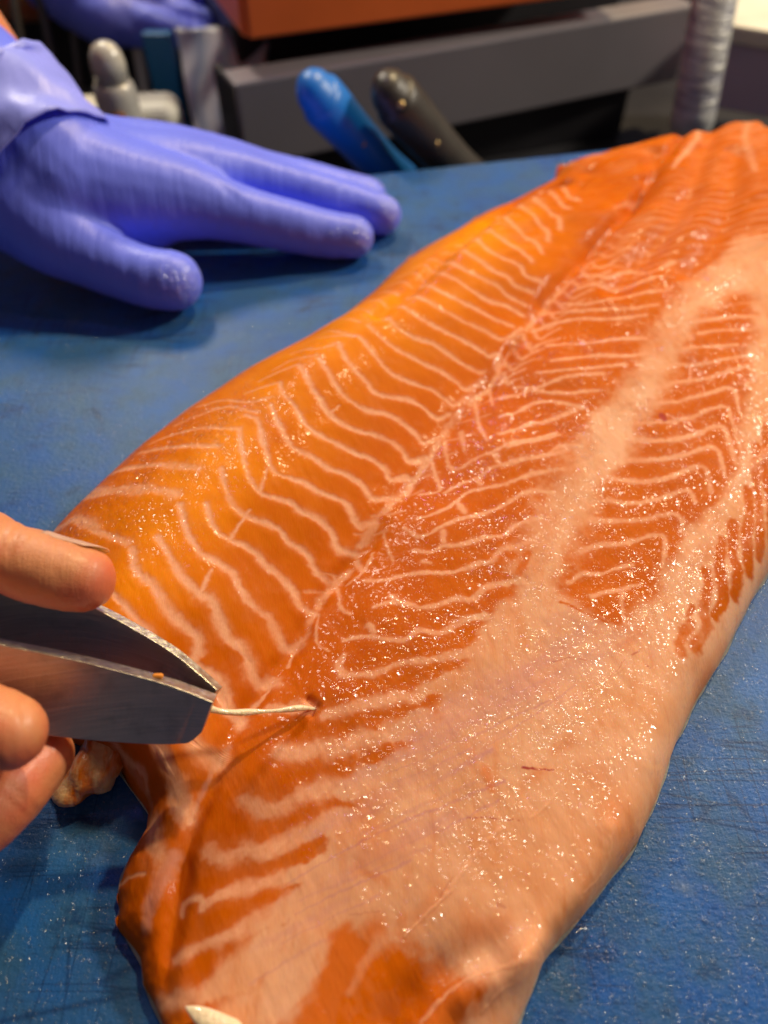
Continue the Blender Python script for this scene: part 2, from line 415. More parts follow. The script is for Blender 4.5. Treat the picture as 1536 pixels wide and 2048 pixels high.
def water_material():
    """thin clear film of water: see-through with a mirror-like surface"""
    m = D.materials.new('water_droplet'); m.use_nodes = True; nt = m.node_tree; nt.nodes.remove(nt.nodes['Principled BSDF'])
    t_ = N(nt, 'ShaderNodeBsdfTransparent'); g = N(nt, 'ShaderNodeBsdfGlossy'); g.inputs['Roughness'].default_value = 0.12
    f = N(nt, 'ShaderNodeFresnel'); f.inputs['IOR'].default_value = 1.45; mx = N(nt, 'ShaderNodeMixShader')
    nt.links.new(math_(nt, 'MINIMUM', math_(nt, 'MULTIPLY', f.outputs[0], 1.5), 0.28), mx.inputs[0]); nt.links.new(t_.outputs[0], mx.inputs[1]); nt.links.new(g.outputs[0], mx.inputs[2])
    nt.links.new(mx.outputs[0], nt.nodes['Material Output'].inputs['Surface'])
    return m
M_WATER = water_material()

# ------------------------------------------------------------------ cutting board and worktop
b0 = W(800, 340, 0); b1 = W(1220, 296, 0)
bd = (b1-b0)/np.linalg.norm(b1-b0); bn = np.array([bd[1], -bd[0], 0])     # bn points towards the camera
fl = b0 - bd*0.50; fr = b0 + bd*0.62
quad = [fl, fr, fr+bn*0.66, fl+bn*0.66]
board = mk('cutting_board', *prism_geo(quad, -0.022, 0.0), M_BOARD, None, smooth=False)
bevel(board, 0.003, 3)
tag(board, 'wet scratched blue plastic cutting board under the salmon fillet', 'cutting board')
wt = mk('worktop', *prism_geo([(-1.6, -0.6), (1.6, -0.6), (1.6, 2.2), (-1.6, 2.2)], -0.10, -0.085), M_DARK, None, smooth=False)
tag(wt, kind='structure')
tt = mk('table', *prism_geo([fl+bn*0.004+bd*0.01, fr+bn*0.004-bd*0.01, fr+bn*0.65-bd*0.01, fl+bn*0.65+bd*0.01], -0.085, -0.022), M_DARK, None, smooth=False)
tag(tt, kind='structure')

# ------------------------------------------------------------------ salmon fillet
def cr(ox, oy, s):
    return lambda L: [(ox+x/s, oy+y/s) for x, y in L]
c3 = cr(0, 950, 2.194); c4 = cr(200, 350, 2.194); c5 = cr(500, 850, 2.194); c6 = cr(1000, 350, 2.048)
c7 = cr(0, 1450, 1.92); c8 = cr(700, 350, 3.072); cA = cr(1136, 600, 3.84); cB = cr(1136, 950, 3.84)
cE = cr(700, 1300, 1.837); cF = cr(200, 1500, 3.072)
LO = [(330,2230,2),(318,2120,2),(330,2060,2),(318,2030,2),(300,1992,2),(285,1965,2),(283,1930,2),(276,1905,2),(262,1888,2),(240,1868,2),(230,1845,2),(236,1820,3),
      (230,1795,3),(236,1765,3),(252,1715,4),(272,1682,4),(291,1650,4),(296,1626,4),(284,1604,4),(258,1574,4),(242,1546,4),(230,1518,5),(205,1498,5),
      (150,1482,4),(105,1462,4),(85,1430,4),(62,1340,5),(50,1240,6),(58,1130,7),(85,1062,8),(140,1008,8),
      (200,950,9),(250,900,9),(300,860,9),(350,818,9),(425,764,9),(500,712,9),(575,672,9),(650,640,9),(700,600,9),(735,574,9),
      (765,539,9),(788,514,9),(822,488,8),(842,484,8),(895,454,8),(954,412,8),(993,402,8),(1058,379,7),(1104,366,7),
      (1108,345,8),(1118,324,9),(1160,312,12),(1222,300,14),(1242,284,18),(1275,258,22),(1310,241,24),(1345,236,24)]
RO = [(985,2230,1),(1010,2120,1),(1035,2048,1),(1062,1985,1),(1082,1930,1),(1120,1876,1),(1160,1838,1),(1215,1765,1),(1272,1690,1),(1312,1600,1),
      (1345,1500,1),(1390,1404,1),(1432,1338,1),(1468,1268,1),(1503,1200,1),(1542,1135,1),(1592,1020,1),(1640,850,1),(1662,650,2),(1644,480,4),
      (1596,360,8),(1548,292,14),(1532,250,20)]
TOP = [(1532,250,20),(1528,234,22),(1500,228,24),(1465,222,25),(1420,230,25),(1345,236,24)]
def bp(L): 
    L = np.array(L, float); x, y = Wa(L[:, 0], L[:, 1], L[:, 2]/1000); return np.stack([x, y], 1)
Lp, Rp, Tp = bp(LO), bp(RO), bp(TOP)
ax = (Lp[-1]+Rp[-1])/2-(Lp[0]+Rp[0])/2; ax /= np.linalg.norm(ax); ax = (ax + np.array([0.0, 0.25])); ax /= np.linalg.norm(ax)
def sparam(P):
    pr = P @ ax; s = [pr[0]]
    for i in range(1, len(P)):
        s.append(max(pr[i], s[-1]+0.12*np.linalg.norm(P[i]-P[i-1])))
    s = np.array(s); return (s-s[0])/(s[-1]-s[0])
sL, sR = sparam(Lp), sparam(Rp)
NR, NC = 980, 760
q = np.linspace(0, 1, NR)
# finer rows near the camera
srow = (np.exp(1.15*q)-1)/(math.exp(1.15)-1)
Lx, Ly = np.interp(srow, sL, Lp[:, 0]), np.interp(srow, sL, Lp[:, 1])
Rx, Ry = np.interp(srow, sR, Rp[:, 0]), np.interp(srow, sR, Rp[:, 1])
def smooth1(a, n=4):
    k = np.ones(2*n+1)/(2*n+1); b = np.pad(a, n, mode='edge'); return np.convolve(b, k, 'valid')
Lx, Ly, Rx, Ry = [smooth1(a, 3) for a in (Lx, Ly, Rx, Ry)]
u = np.linspace(0, 1, NC); t = 0.35*u+0.65*(0.5-0.5*np.cos(np.pi*u))
GX = Lx[:, None]*(1-t)+Rx[:, None]*t; GY = Ly[:, None]*(1-t)+Ry[:, None]*t
PX, PY = GX.ravel(), GY.ravel()

# thickness control points (px, py, mm)
CT = [(640,2200,10),(360,2150,10),(900,2200,8),
      # lateral groove
      (330,1990,9),(345,1870,9),(372,1700,10),(405,1590,11),(470,1450,13),(530,1370,13),(590,1290,13.5),(650,1180,14),(740,1090,15),(830,960,16),(900,860,16.5),(980,770,17),(1060,640,18),(1180,500,19),(1270,400,20),(1400,270,24),
      # dorsal ridge
      (270,1620,11),(300,1500,17),(180,1400,22),(160,1250,25),(250,1120,27),(330,1040,28),(440,920,29),(540,790,29),(620,700,29),(700,650,29),(780,600,29),(900,500,28),(1000,440,26),(1100,390,23),
      (420,1200,24),(560,1000,25),(700,820,26),(820,690,26),(950,580,26),(1080,480,24),(360,1350,20),(250,1420,20),
      # dorsal outer side
      (110,1100,18),(200,990,20),(330,870,20),(480,760,20),(620,680,20),(740,600,19),(850,505,17),(950,445,17),(1060,395,15),(1170,330,19),
      (130,1540,9),(190,1520,11),(265,1760,8),(260,1850,8),
      # belly side
      (520,1560,13.5),(650,1380,16),(760,1220,18),(880,1050,19.5),(1000,880,20),(1120,720,21),(1230,560,22),(1330,420,24),(1440,300,26),(1500,260,25),
      (450,1800,11.5),(560,1700,12.5),(700,1550,14.5),(850,1350,17),(980,1180,18),(1120,1000,18),(1230,840,19),(1350,650,21),(1450,480,22),
      (600,1930,11),(760,1800,12),(900,1600,14),(1050,1400,15),(1200,1220,15.5),(1320,1050,16),(1430,880,17),(1530,650,18),
      (800,1990,8.5),(950,1880,11.5),(1080,1700,12.5),(1200,1500,13),(1320,1300,13),(1430,1120,14),(1540,900,15),
      (960,2020,9),(870,2060,6),(760,2100,8)]
CT = np.array(CT, float)
cx, cy = Wa(CT[:, 0], CT[:, 1], CT[:, 2]/1000); ctr = np.stack([cx, cy], 1)*10
def tps(r2): return 0.5*r2*np.log(r2+1e-12)
n = len(ctr); K = tps(((ctr[:, None]-ctr[None])**2).sum(-1)) + np.eye(n)*0.0006
Pm = np.hstack([np.ones((n, 1)), ctr]); Amat = np.block([[K, Pm], [Pm.T, np.zeros((3, 3))]])
sol = np.linalg.solve(Amat, np.concatenate([CT[:, 2]/1000, np.zeros(3)]))
def Hraw(x, y):
    x = np.asarray(x)*10; y = np.asarray(y)*10; out = sol[n]+sol[n+1]*x+sol[n+2]*y
    for i in range(n): out = out + sol[i]*tps((x-ctr[i, 0])**2+(y-ctr[i, 1])**2)
    return out
def segdist(x, y, P, closed=False, lo=None):
    """distance to a polyline and the running parameter 0..1 of the nearest point"""
    P = np.asarray(P); best = np.full(x.shape, 1e9); par = np.zeros(x.shape)
    m = len(P) if closed else len(P)-1
    for i in range(m):
        a = P[i]; b = P[(i+1) % len(P)]; d = b-a; L2 = d@d+1e-18
        tt_ = np.clip(((x-a[0])*d[0]+(y-a[1])*d[1])/L2, 0, 1)
        dd = (x-a[0]-tt_*d[0])**2+(y-a[1]-tt_*d[1])**2
        k = dd < best; best = np.where(k, dd, best); par = np.where(k, (i+tt_)/m, par)
    return np.sqrt(best), par
def inside(x, y, P):
    r = np.zeros(x.shape, bool); j = len(P)-1
    for i in range(len(P)):
        xi, yi = P[i]; xj, yj = P[j]
        c = ((yi > y) != (yj > y)) & (x < (xj-xi)*(y-yi)/(yj-yi+1e-15)+xi)
        r ^= c; j = i
    return r
POLY = np.vstack([np.stack([Lx, Ly], 1)[::12], Tp[::-1][1:-1], np.stack([Rx, Ry], 1)[::-1][::14]])
dE, _ = segdist(PX, PY, POLY, True)
H0 = Hraw(PX, PY)
# edge roundness: broad on the dorsal side, tighter on the belly side
TT = np.tile(t, NR)
wE = 0.017*(1-sstep(0.1, 0.6, TT))+0.011*sstep(0.1, 0.6, TT)
wE = wE*(0.55+0.45*np.repeat(sstep(0.05, 0.25, srow), NC))
ee = np.sqrt(np.clip(1-(1-np.clip(dE/wE, 0, 1))**2, 0, 1))
HZ = 0.0006+(H0-0.0006)*ee
Hfun_cache = HZ.reshape(NR, NC)

def onsurf(L, it=14):
    """photo pixels -> plan points on the rounded fillet surface"""
    L = np.array(L, float); z = np.full(len(L), 0.015)
    for _ in range(it):
        x, y = Wa(L[:, 0], L[:, 1], z)
        d, _p = segdist(x, y, POLY, True)
        ins = inside(x, y, POLY)
        e = np.sqrt(np.clip(1-(1-np.clip(d/0.013, 0, 1))**2, 0, 1))*ins
        zz = Hraw(x, y)*e; z = z*0.5+zz*0.5
    return np.stack([x, y], 1), z
# organic wobble of the sample position
wob = 0.00055
QX = PX + wob*fbm(PX, PY, 90, 1)*0.9 + 0.00022*vnoise(PX, PY, 900, 5)
QY = PY + wob*fbm(PX, PY, 90, 2)*0.9 + 0.00022*vnoise(PX, PY, 900, 6)
fat = np.zeros(PX.shape); halo = np.zeros(PX.shape)
def seam(pix, w0, w1=None, amt=1.0, rough=0.45, soft=0.7, field=None, break_=0.0, seed=0.0):
    """pale seam along traced pixels; w0,w1: width in photo pixels at both ends"""
    global fat
    w1 = w0 if w1 is None else w1
    C = catmull(pix, 5) if len(pix) > 2 else np.array(pix, float)
    P, z = onsurf(C)
    m = 0.004+max(w0, w1)*0.00018
    k = np.nonzero((QX > P[:, 0].min()-m) & (QX < P[:, 0].max()+m) & (QY > P[:, 1].min()-m) & (QY < P[:, 1].max()+m))[0]
    if len(k) == 0: return
    x, y = QX[k], QY[k]
    d, par = segdist(x, y, P)
    dep = depth_at(x, y, 0.018)
    w = (w0+(w1-w0)*par)*0.5*dep/FPX
    w = w*(1+rough*fbm(x, y, 260, 3+seed)+0.25*fbm(x, y, 900, 8+seed))
    v = (1-sstep(1-soft, 1+soft, d/w))*amt*np.clip(0.95+0.25*fbm(x, y, 500, 13+seed)+0.30*fbm(x, y, 90, 14+seed), 0, 1.06)
    if field is None: v = np.maximum(v, 0.12*amt*(1-sstep(0.6, 3.0, d/w)))
    if break_ > 0: v = v*sstep(-0.35, 0.15, fbm(x, y, 150, 9+seed)+(0.5-break_))
    if field is not None: np.maximum.at(field, k, v); return
    fat[k] = np.maximum(fat[k], v); halo[k] = np.maximum(halo[k], 1-sstep(0.4, 1.8, d/w))

seam([(520,1424),(560,1419),(600,1412),(622,1410)], 10, 26, 0.75, rough=0.8, soft=0.8)
# dorsal muscle seams, near part
for L, w0, w1 in [
 ([(679,690),(697,728),(729,760),(747,783),(779,794),(815,799),(847,815),(875,838),(900,829)], 8, 10),
 ([(638,715),(660,751),(683,788),(706,808),(738,824),(774,829),(806,847),(834,870),(847,888),(880,874)], 8, 11),
 ([(601,733),(615,756),(633,792),(660,829),(692,851),(724,863),(756,870),(788,888),(806,906),(820,924),(861,915)], 9, 12),
 ([(560,765),(565,788),(587,810),(606,842),(638,870),(674,888),(706,904),(747,920),(770,938),(783,961),(829,956)], 8, 12),
 ([(540,810),(560,856),(587,897),(624,915),(660,938),(697,952),(729,974),(747,997),(797,997)], 8, 13),
 ([(492,829),(515,842),(524,879),(546,938),(578,956),(610,965),(642,985),(679,1000),(700,1023),(718,1053),(750,1044)], 8, 14),
 ([(478,856),(483,897),(496,947),(519,984),(556,997),(587,1009),(602,1025),(632,1039),(660,1062),(673,1092),(683,1101),(714,1105)], 8, 15),
 ([(442,938),(455,988),(469,1015),(496,1034),(530,1046),(559,1062),(575,1084),(600,1098),(620,1116),(633,1144),(655,1158),(675,1160)], 8, 15),
 ([(410,1009),(428,1055),(456,1078),(492,1091),(519,1112),(535,1135),(563,1158),(586,1184),(600,1214),(628,1224)], 8, 17),
 ([(360,1009),(374,1064),(401,1105),(437,1128),(469,1150),(488,1187),(510,1214),(538,1237),(556,1269),(570,1290),(592,1287)], 9, 20),
 ([(314,1073),(337,1110),(365,1155),(396,1182),(428,1205),(442,1242),(460,1278),(488,1301),(500,1337),(517,1366),(547,1362)], 11, 27),
 ([(264,1100),(273,1141),(310,1173),(333,1214),(365,1246),(392,1269),(396,1296),(388,1328),(437,1360),(451,1410),(478,1442)], 13, 24),
 ([(223,1187),(255,1219),(283,1251),(319,1287),(350,1380)], 10, 14),
 ([(365,1450),(383,1475),(399,1500),(440,1518)], 26, 34),
 ([(290,1460),(324,1510),(346,1547),(355,1588),(374,1624)], 16, 40),
 ([(232,1492),(255,1524),(287,1547),(296,1580)], 6, 10),
 ([(310,1645),(308,1680),(320,1712)], 30, 36),
 ([(363,1822),(364,1806),(376,1796),(395,1793),(406,1800),(404,1816)], 10, 12),
 ([(240,1775),(262,1758),(290,1750)], 7, 8),
 # cross links
 ([(660,829),(678,811)], 5, 3), ([(519,984),(535,935)], 6, 3), ([(456,1078),(500,1020)], 7, 4), ([(401,1185),(425,1140)], 10, 5)]:
    seam(L, w0*1.2, w1*1.1, 0.95, soft=0.85)
for L in [
 [(700,672),(720,676),(746,708),(775,741),(801,757),(830,767),(863,780),(892,799),(908,812),(934,796)],
 [(736,651),(755,669),(778,689),(814,711),(853,731),(886,747),(915,767),(934,780),(970,757)],
 [(772,627),(791,653),(824,676),(863,689),(895,708),(928,728),(957,744),(972,740)],
 [(798,604),(824,627),(853,646),(889,664),(925,679),(957,698),(980,711),(998,706)],
 [(820,584),(853,601),(882,620),(912,636),(941,649),(970,662),(1003,679),(1042,659)],
 [(843,562),(876,581),(905,595),(928,607),(960,623),(993,640),(1025,653)],
 [(876,542),(915,562),(947,584),(980,601),(1009,610),(1045,630)],
 [(895,519),(934,542),(967,558),(999,575),(1012,588),(1051,610)],
 c8([(680,450),(800,530),(880,590),(970,630),(1010,680),(1120,710)]),
 c8([(760,380),(880,480),(980,530),(1050,570),(1080,620),(1180,650)]),
 c8([(830,320),(940,400),(1050,470),(1110,530)]), c8([(920,230),(1020,320),(1130,400),(1180,480)]),
 c8([(1030,180),(1120,240),(1200,320),(1220,400)]), c8([(1100,130),(1200,190),(1280,250),(1290,330)]),
 c8([(1180,90),(1280,140),(1350,200)]), c8([(1270,60),(1350,110),(1400,150)])]:
    seam(L, 9, 10, 0.85, soft=0.85)
# dorsal side: seams turn over the ridge and run down the outer side
for L, w in [(c4([(870,830),(780,870),(690,910)]),7),(c4([(790,910),(720,930),(640,960)]),7),(c4([(690,1040),(560,1020),(430,1060),(330,1100)]),8),
  (c4([(740,980),(650,1000),(540,990),(430,1020)]),8),(c4([(600,1110),(450,1110),(320,1140),(220,1180)]),10),(c4([(520,1190),(330,1190),(170,1220)]),14),
  (c4([(430,1290),(250,1270),(60,1300)]),19),(c4([(330,1400),(150,1370),(0,1400),(-150,1400)]),24),(c4([(960,790),(900,800),(830,820),(760,860)]),7),
  (c4([(1040,740),(980,760),(900,770),(840,790)]),7),(c4([(1110,705),(1040,710),(960,720)]),6),
  (c3([(640,70),(500,70),(380,60),(300,110)]),22),(c3([(430,230),(330,190),(260,220),(180,250)]),24),(c3([(560,300),(470,260),(400,240)]),18)]:
    seam(L, w, w*0.6, 0.7)
for k in range(16):     # short strokes high on the dorsal edge
    f = k/15; bx_ = 690+(1090-690)*f; by_ = 668-(668-400)*f**0.9
    seam([(bx_, by_), (bx_-32+10*f, by_-3), (bx_-62+25*f, by_+8-6*f)], 6.5, 4, 0.55, seed=k)
# lateral line: broken chain of fat
seam([(1180,520),(1120,570),(1060,650),(1010,690),(985,760),(940,800),(900,850),(860,915),(830,955),(795,995),(752,1045),(716,1103),(672,1160),(626,1222),(600,1287)], 11, 17, 0.8, rough=0.9, break_=0.42)
for L, w in [([(980,763),(983,812)],7),([(950,800),(957,850),(975,880)],8),([(1009,741),(1016,767),(1025,763)],9),([(1058,685),(1064,705),(1074,701)],9),
  (c5([(860,70),(870,160),(890,200)]),9),(c5([(930,30),(945,110)]),10),(c5([(800,150),(815,230),(830,290),(740,310)]),9),(c5([(690,300),(700,230),(640,240)]),12),
  (c5([(470,590),(485,640)]),12),(c5([(540,560),(500,640),(420,700)]),6),(c5([(590,470),(610,560),(630,600)]),5),(c5([(365,650),(385,730),(395,800),(440,830)]),8),
  (c5([(300,820),(290,950),(350,990)]),6),(c5([(410,1020),(390,1060),(420,1090)]),18),(c5([(150,960),(190,970),(160,1050)]),7),
  (c3([(1130,920),(1190,900),(1150,970),(1100,1010)]),12),(c3([(1180,1020),(1300,1030),(1350,1010)]),22),
  (c5([(910,350),(940,380)]),12),(c5([(850,470),(850,510)]),12),(c5([(1080,130),(1090,170)]),10),(c5([(990,240),(1010,260)]),12),
  (c5([(620,750),(640,770)]),14),(c5([(520,880),(540,910)]),16),(c5([(760,600),(790,610)]),10),
  ]:
    seam(L, w, w*0.8, 0.85 if L[0][1] > 720 else 0.6, rough=0.5, soft=0.6)
for k in range(15):     # small chevrons that open from the lateral line
    x0 = 1000+17*k; y0 = 745-20*k
    seam([(x0-6, y0-16), (x0+8, y0+14-k*0.4), (x0+26, y0+4), (x0+52, y0-8)], 8, 5, 0.6, rough=0.8, soft=0.7, seed=k+40)
# belly-side seams, from the lateral line to the pale band
for L, w0, w1 in [
 (c5([(870,180),(920,190),(1000,140),(1060,120),(1150,80),(1250,60),(1340,30)]),6,8),
 (c5([(850,300),(920,260),(1000,230),(1050,190),(1120,170),(1200,150),(1300,130),(1400,100)]),6,8),
 (c5([(740,410),(830,380),(900,340),(950,300),(1030,280),(1120,260),(1200,230),(1300,200),(1380,190)]),6,9),
 (c5([(680,450),(750,490),(830,450),(900,420),(980,400),(1080,370),(1150,330),(1200,300),(1260,290),(1330,290)]),6,9),
 (c5([(720,550),(790,560),(850,530),(950,520),(1050,490),(1110,480),(1180,430),(1280,400)]),7,10),
 (c5([(500,680),(600,680),(680,660),(800,650),(900,640),(1000,610),(1060,600),(1100,550),(1180,530),(1260,490)]),6,11),
 (c5([(540,800),(600,780),(680,780),(760,800),(840,780),(900,760),(980,760),(1040,710),(1130,690),(1190,680)]),7,12),
 (c5([(410,950),(500,930),(600,940),(680,940),(740,900),(830,910),(900,880),(960,850),(1030,840)]),8,13),
 (c5([(400,1090),(480,1100),(560,1090),(620,1060),(700,1040),(800,1030),(880,1010),(1000,1000)]),10,14),
 (c5([(330,1270),(400,1250),(480,1230),(560,1220),(640,1190),(720,1190),(780,1160),(900,1120)]),15,26),
 (c5([(130,1430),(220,1450),(300,1420),(400,1420),(480,1390),(560,1370),(650,1340),(750,1290)]),26,34),
 ([(490,1598),(521,1615),(562,1611),(599,1591),(651,1577),(703,1575),(750,1549)],24,34),
 ([(417,1704),(443,1716),(484,1705),(531,1700),(583,1679),(635,1658),(687,1637)],26,30),
 ([(405,1810),(443,1789),(495,1773),(547,1757),(615,1742),(677,1716)],13,34),
 ([(350,1920),(406,1887),(458,1867),(510,1846),(573,1815),(625,1789)],16,40),
 ([(318,2010),(391,1992),(443,1966),(490,1925),(541,1885)],22,50),
 (c6([(0,1190),(100,1170),(180,1150),(240,1110),(330,1110)]),6,9),(c6([(30,1115),(90,1100),(170,1080),(240,1060)]),6,8),
 (c6([(0,1060),(70,1040),(120,1020),(200,1005),(300,960)]),6,9),(c6([(0,990),(80,970),(150,930),(240,930),(330,950)]),6,8),
 (c6([(0,920),(80,900),(130,880),(200,890),(300,890),(400,880)]),6,8),(c6([(60,870),(150,870),(230,840),(320,820),(430,810)]),6,8),
 (c6([(210,760),(290,750),(400,740),(500,740),(600,730)]),8,10),(c6([(150,810),(280,800),(400,785),(520,775)]),5,7),(c6([(190,700),(280,690),(380,690),(480,670),(600,670)]),7,8),
 (c6([(130,640),(250,600),(350,590),(470,590),(600,570)]),7,8),(c6([(180,560),(300,560),(420,550),(530,545),(650,530)]),6,7),
 (c6([(250,520),(350,530),(480,500),(600,480),(700,470)]),6,7),(c6([(300,470),(420,440),(530,440),(620,420)]),6,7),
 (c6([(330,400),(430,410),(540,370),(620,390),(720,350)]),6,7)]:
    seam(L, w0*1.25, w1*1.2, 0.85, rough=0.55, soft=0.7)
for k in range(9):      # denser, fainter seams towards the far end
    y0 = 560-16*k; x0 = 1150+13*k
    seam([(x0, y0+6), (x0+60, y0), (x0+120, y0-2), (x0+180-6*k, y0-9)], 6, 6, 0.5-0.02*k, rough=0.6, soft=0.8, seed=k)
for k in range(14):     # short secondary seams beside the lateral line
    y0 = 690+38*k; x0 = 1050-34*k
    seam([(x0, y0), (x0+34, y0-3), (x0+66, y0-12)], 5, 6, 0.5, rough=0.8, soft=0.8, seed=k+20)
# right-hand patch
for L, w in [
 ([(1383,642),(1422,639),(1475,635),(1521,634)],9),([(1396,668),(1435,662),(1500,660)],8),([(1363,699),(1396,696),(1428,694),(1475,689)],8),
 (cA([(720,520),(830,490),(950,495),(1060,490),(1180,460),(1350,430)]),8),(cA([(690,680),(800,640),(900,620),(1000,600),(1100,590),(1250,540),(1400,500)]),9),
 (cA([(620,800),(750,790),(850,780),(950,750),(1080,720),(1200,680),(1280,700),(1320,850)]),9),
 (cA([(520,950),(680,945),(800,935),(900,910),(1000,880),(1100,840),(1220,820),(1270,950),(1340,1200)]),9),
 (cA([(520,1070),(640,1085),(780,1080),(900,1050),(1000,1020),(1100,980),(1200,970),(1240,1080),(1290,1250)]),12),
 (cA([(430,1230),(600,1230),(760,1220),(900,1190),(1020,1150),(1100,1130),(1160,1180),(1200,1350)]),11),
 (cA([(340,1370),(500,1390),(640,1390),(780,1360),(920,1310),(1000,1280),(1070,1320),(1100,1480)]),11),
 (cB([(120,250),(280,200),(420,210),(560,210),(700,180),(850,130),(930,120),(980,200)]),11),
 (cB([(180,350),(330,360),(450,350),(580,340),(700,310),(820,300),(880,350),(870,440)]),11),
 (cB([(100,590),(250,540),(400,530),(520,500),(640,460),(730,470),(740,600),(730,700)]),11),
 (cB([(0,830),(100,770),(250,760),(400,710),(500,690)]),9),
 (cB([(180,940),(300,900),(420,880),(560,840)]),9),(cB([(430,880),(420,1000),(440,1150)]),9)]:
    seam(L, w*1.15, w*0.85, 0.8, soft=0.65)
for k in range(9):
    y0 = 612-24*k*(1-0.03*k)
    seam([(1420+6*k, y0+4), (1460+4*k, y0), (1500+3*k, y0-6), (1560, y0-10)], 5.5, 5.5, 0.5, seed=k)
# pale belly membrane
BL = [(1405,555),(1352,604),(1312,682),(1288,731),(1215,789),(1161,819),(1161,868),(1156,902),(1112,951),(1098,1034),(1063,1097),(1029,1160),(960,1235),(930,1285),(885,1335),(860,1390),
      (835,1430),(780,1480),(745,1520),(700,1565),(690,1620),(650,1665),(610,1720),(570,1790),(530,1860),(470,1930),(440,1985),(400,2048),(380,2150),(380,2300),(1400,2300),(1700,1500),(1720,600),(1500,470)]
PR = [(1405,623),(1330,692),(1317,775),(1273,828),(1268,897),(1225,955),(1185,1014),(1150,1068),(1117,1140),(1107,1175),(1146,1204),(1200,1237),(1244,1250),(1262,1205),(1300,1190),(1317,1165),(1342,1120),(1372,1060),(1430,1015),(1462,960),(1485,900),(1500,800),(1500,700),(1510,600),(1480,585)]
def surfpoly(L): 
    P, z = onsurf(catmull(L+[L[0]], 3)); return P
def smask(L, soft, jag=0.0012, tongue=0.0):
    P = surfpoly(L); m = 0.02
    x = QX + jag*fbm(PX, PY, 130, 21); y = QY + jag*fbm(PX, PY, 130, 22)
    d, _ = segdist(x, y, P, True); s = np.where(inside(x, y, P), d, -d)+tongue*(halo-0.45)+0.0012*fbm(al*0.2, ac, 500, 24)
    sf = soft+0.005*sstep(0.20, 0.40, PY)
    return sstep(-1, 1, s/sf)
al = (PX*0.86+PY*0.50); ac = (-PX*0.50+PY*0.86)
mem = smask(BL, 0.0020, 0.0030, 0.0062)
prm = smask(PR, 0.0028, 0.0030, 0.0)
# streaky finger-like edge between flesh and membrane
mem = np.clip(mem*(1-prm), 0, 1)*(1-0.80*sstep(0.27, 0.335, PY))
band = np.zeros(PX.shape)
seam([(1500,500),(1440,545),(1385,600),(1345,660),(1312,730),(1270,800),(1225,860),(1175,930),(1140,1000),(1105,1070),(1075,1140)], 52, 112, 0.85, rough=0.35, soft=0.55, field=band)
mem = np.maximum(mem, band*(1-0.45*sstep(0.25, 0.38, PY)))
blades = np.zeros(PX.shape)
for L, w in [([(1363,1307),(1362,1280),(1383,1247)],27),([(1378,1228),(1386,1212)],15),([(1390,1300),(1412,1257),(1409,1210),(1417,1171),(1412,1143)],26),
  ([(1430,1231),(1446,1197),(1441,1153),(1441,1119),(1447,1080)],24),([(1465,1194),(1472,1153),(1467,1111),(1467,1075),(1468,1045)],25),
  ([(1495,1150),(1495,1106),(1493,1067),(1498,1028),(1495,975)],24),([(1516,1119),(1519,1080),(1519,1036),(1516,997),(1511,935),(1516,890)],21),([(1540,1080),(1538,1000),(1530,930),(1535,850)],20),
  ([(1120,1205),(1200,1240),(1235,1243)],6),([(1055,1105),(1040,1145)],20)]:
    seam(L, w, w*0.8, 1.0, rough=0.35, soft=0.45, field=blades)
mem = mem*(1-blades)
fat = fat*(1-0.75*mem)
# orange showing through the belly
blot = np.zeros(PX.shape)
for L, w, a in [([(690,2070),(720,1985),(790,1950),(870,1950)],130,1.0),([(760,2050),(860,2010),(950,1990)],70,0.95),([(690,1900),(730,1880),(760,1860)],60,0.6),
  ([(600,2040),(650,2000)],60,0.6),([(968,1540),(985,1580)],22,0.5),([(720,1740),(770,1760)],30,0.3),([(880,1780),(840,1830)],36,0.25),([(1080,1540),(1060,1560)],22,0.35),
  ([(1390,1400),(1420,1340),(1450,1290)],30,0.25),([(1240,1300),(1300,1240)],20,0.3),([(1090,1330),(1130,1300)],10,0.0),([(950,1860),(1010,1850)],60,0.35),
  ([(700,1445),(790,1440)],10,0.3),([(1140,1480),(1110,1500)],30,0.3)]:
    seam(L, w, w*0.7, a, rough=0.6, soft=0.8, field=blot)
blot = np.clip(blot + 0.35*mem*sstep(0.15, 0.75, fbm(PX, PY, 55, 31)), 0, 1)
vein = np.zeros(PX.shape)
for L, w, a in [([(1046,1534),(1075,1537),(1110,1539)],3.5,0.9),([(935,1634),(985,1637),(1040,1636)],2.6,0.75),([(1100,1322),(1145,1316),(1175,1322)],2.5,0.5),([(1265,1310),(1280,1300)],5,0.5),
  ([(1290,1328),(1302,1336)],3,0.6),([(1000,1810),(1012,1818)],12,0.35),([(1324,832),(1330,841)],15,0.95),([(1250,1320),(1230,1350),(1210,1370)],2.5,0.4),
  ([(700,1830),(760,1822)],4,0.25),([(880,1790),(905,1755)],4,0.3),([(618,1402),(633,1412),(626,1424)],3.5,0.5)]:
    seam(L, w, w*0.6, a, rough=0.3, soft=0.5, field=vein)
mauve = np.zeros(PX.shape)
for L, w, a in [([(1230,1260),(1100,1340),(980,1400),(850,1460),(700,1540)],110,0.75),([(1000,1450),(880,1530),(740,1600),(620,1680)],36,0.55),([(980,1500),(860,1570),(700,1640)],16,0.7),
   ([(900,1640),(780,1700),(640,1760),(540,1810)],40,0.5),([(860,1690),(720,1750),(600,1800)],10,0.7),([(960,1560),(850,1610),(720,1670)],9,0.7),([(1180,1270),(1080,1390),(950,1460)],8,0.7),
   ([(700,1800),(600,1850),(500,1900)],16,0.5),([(1150,1330),(1190,1350)],70,0.5),([(900,1480),(760,1530),(640,1590)],6,0.8)]:
    seam(L, w, w*0.6, a, rough=0.7, soft=0.9, field=mauve)
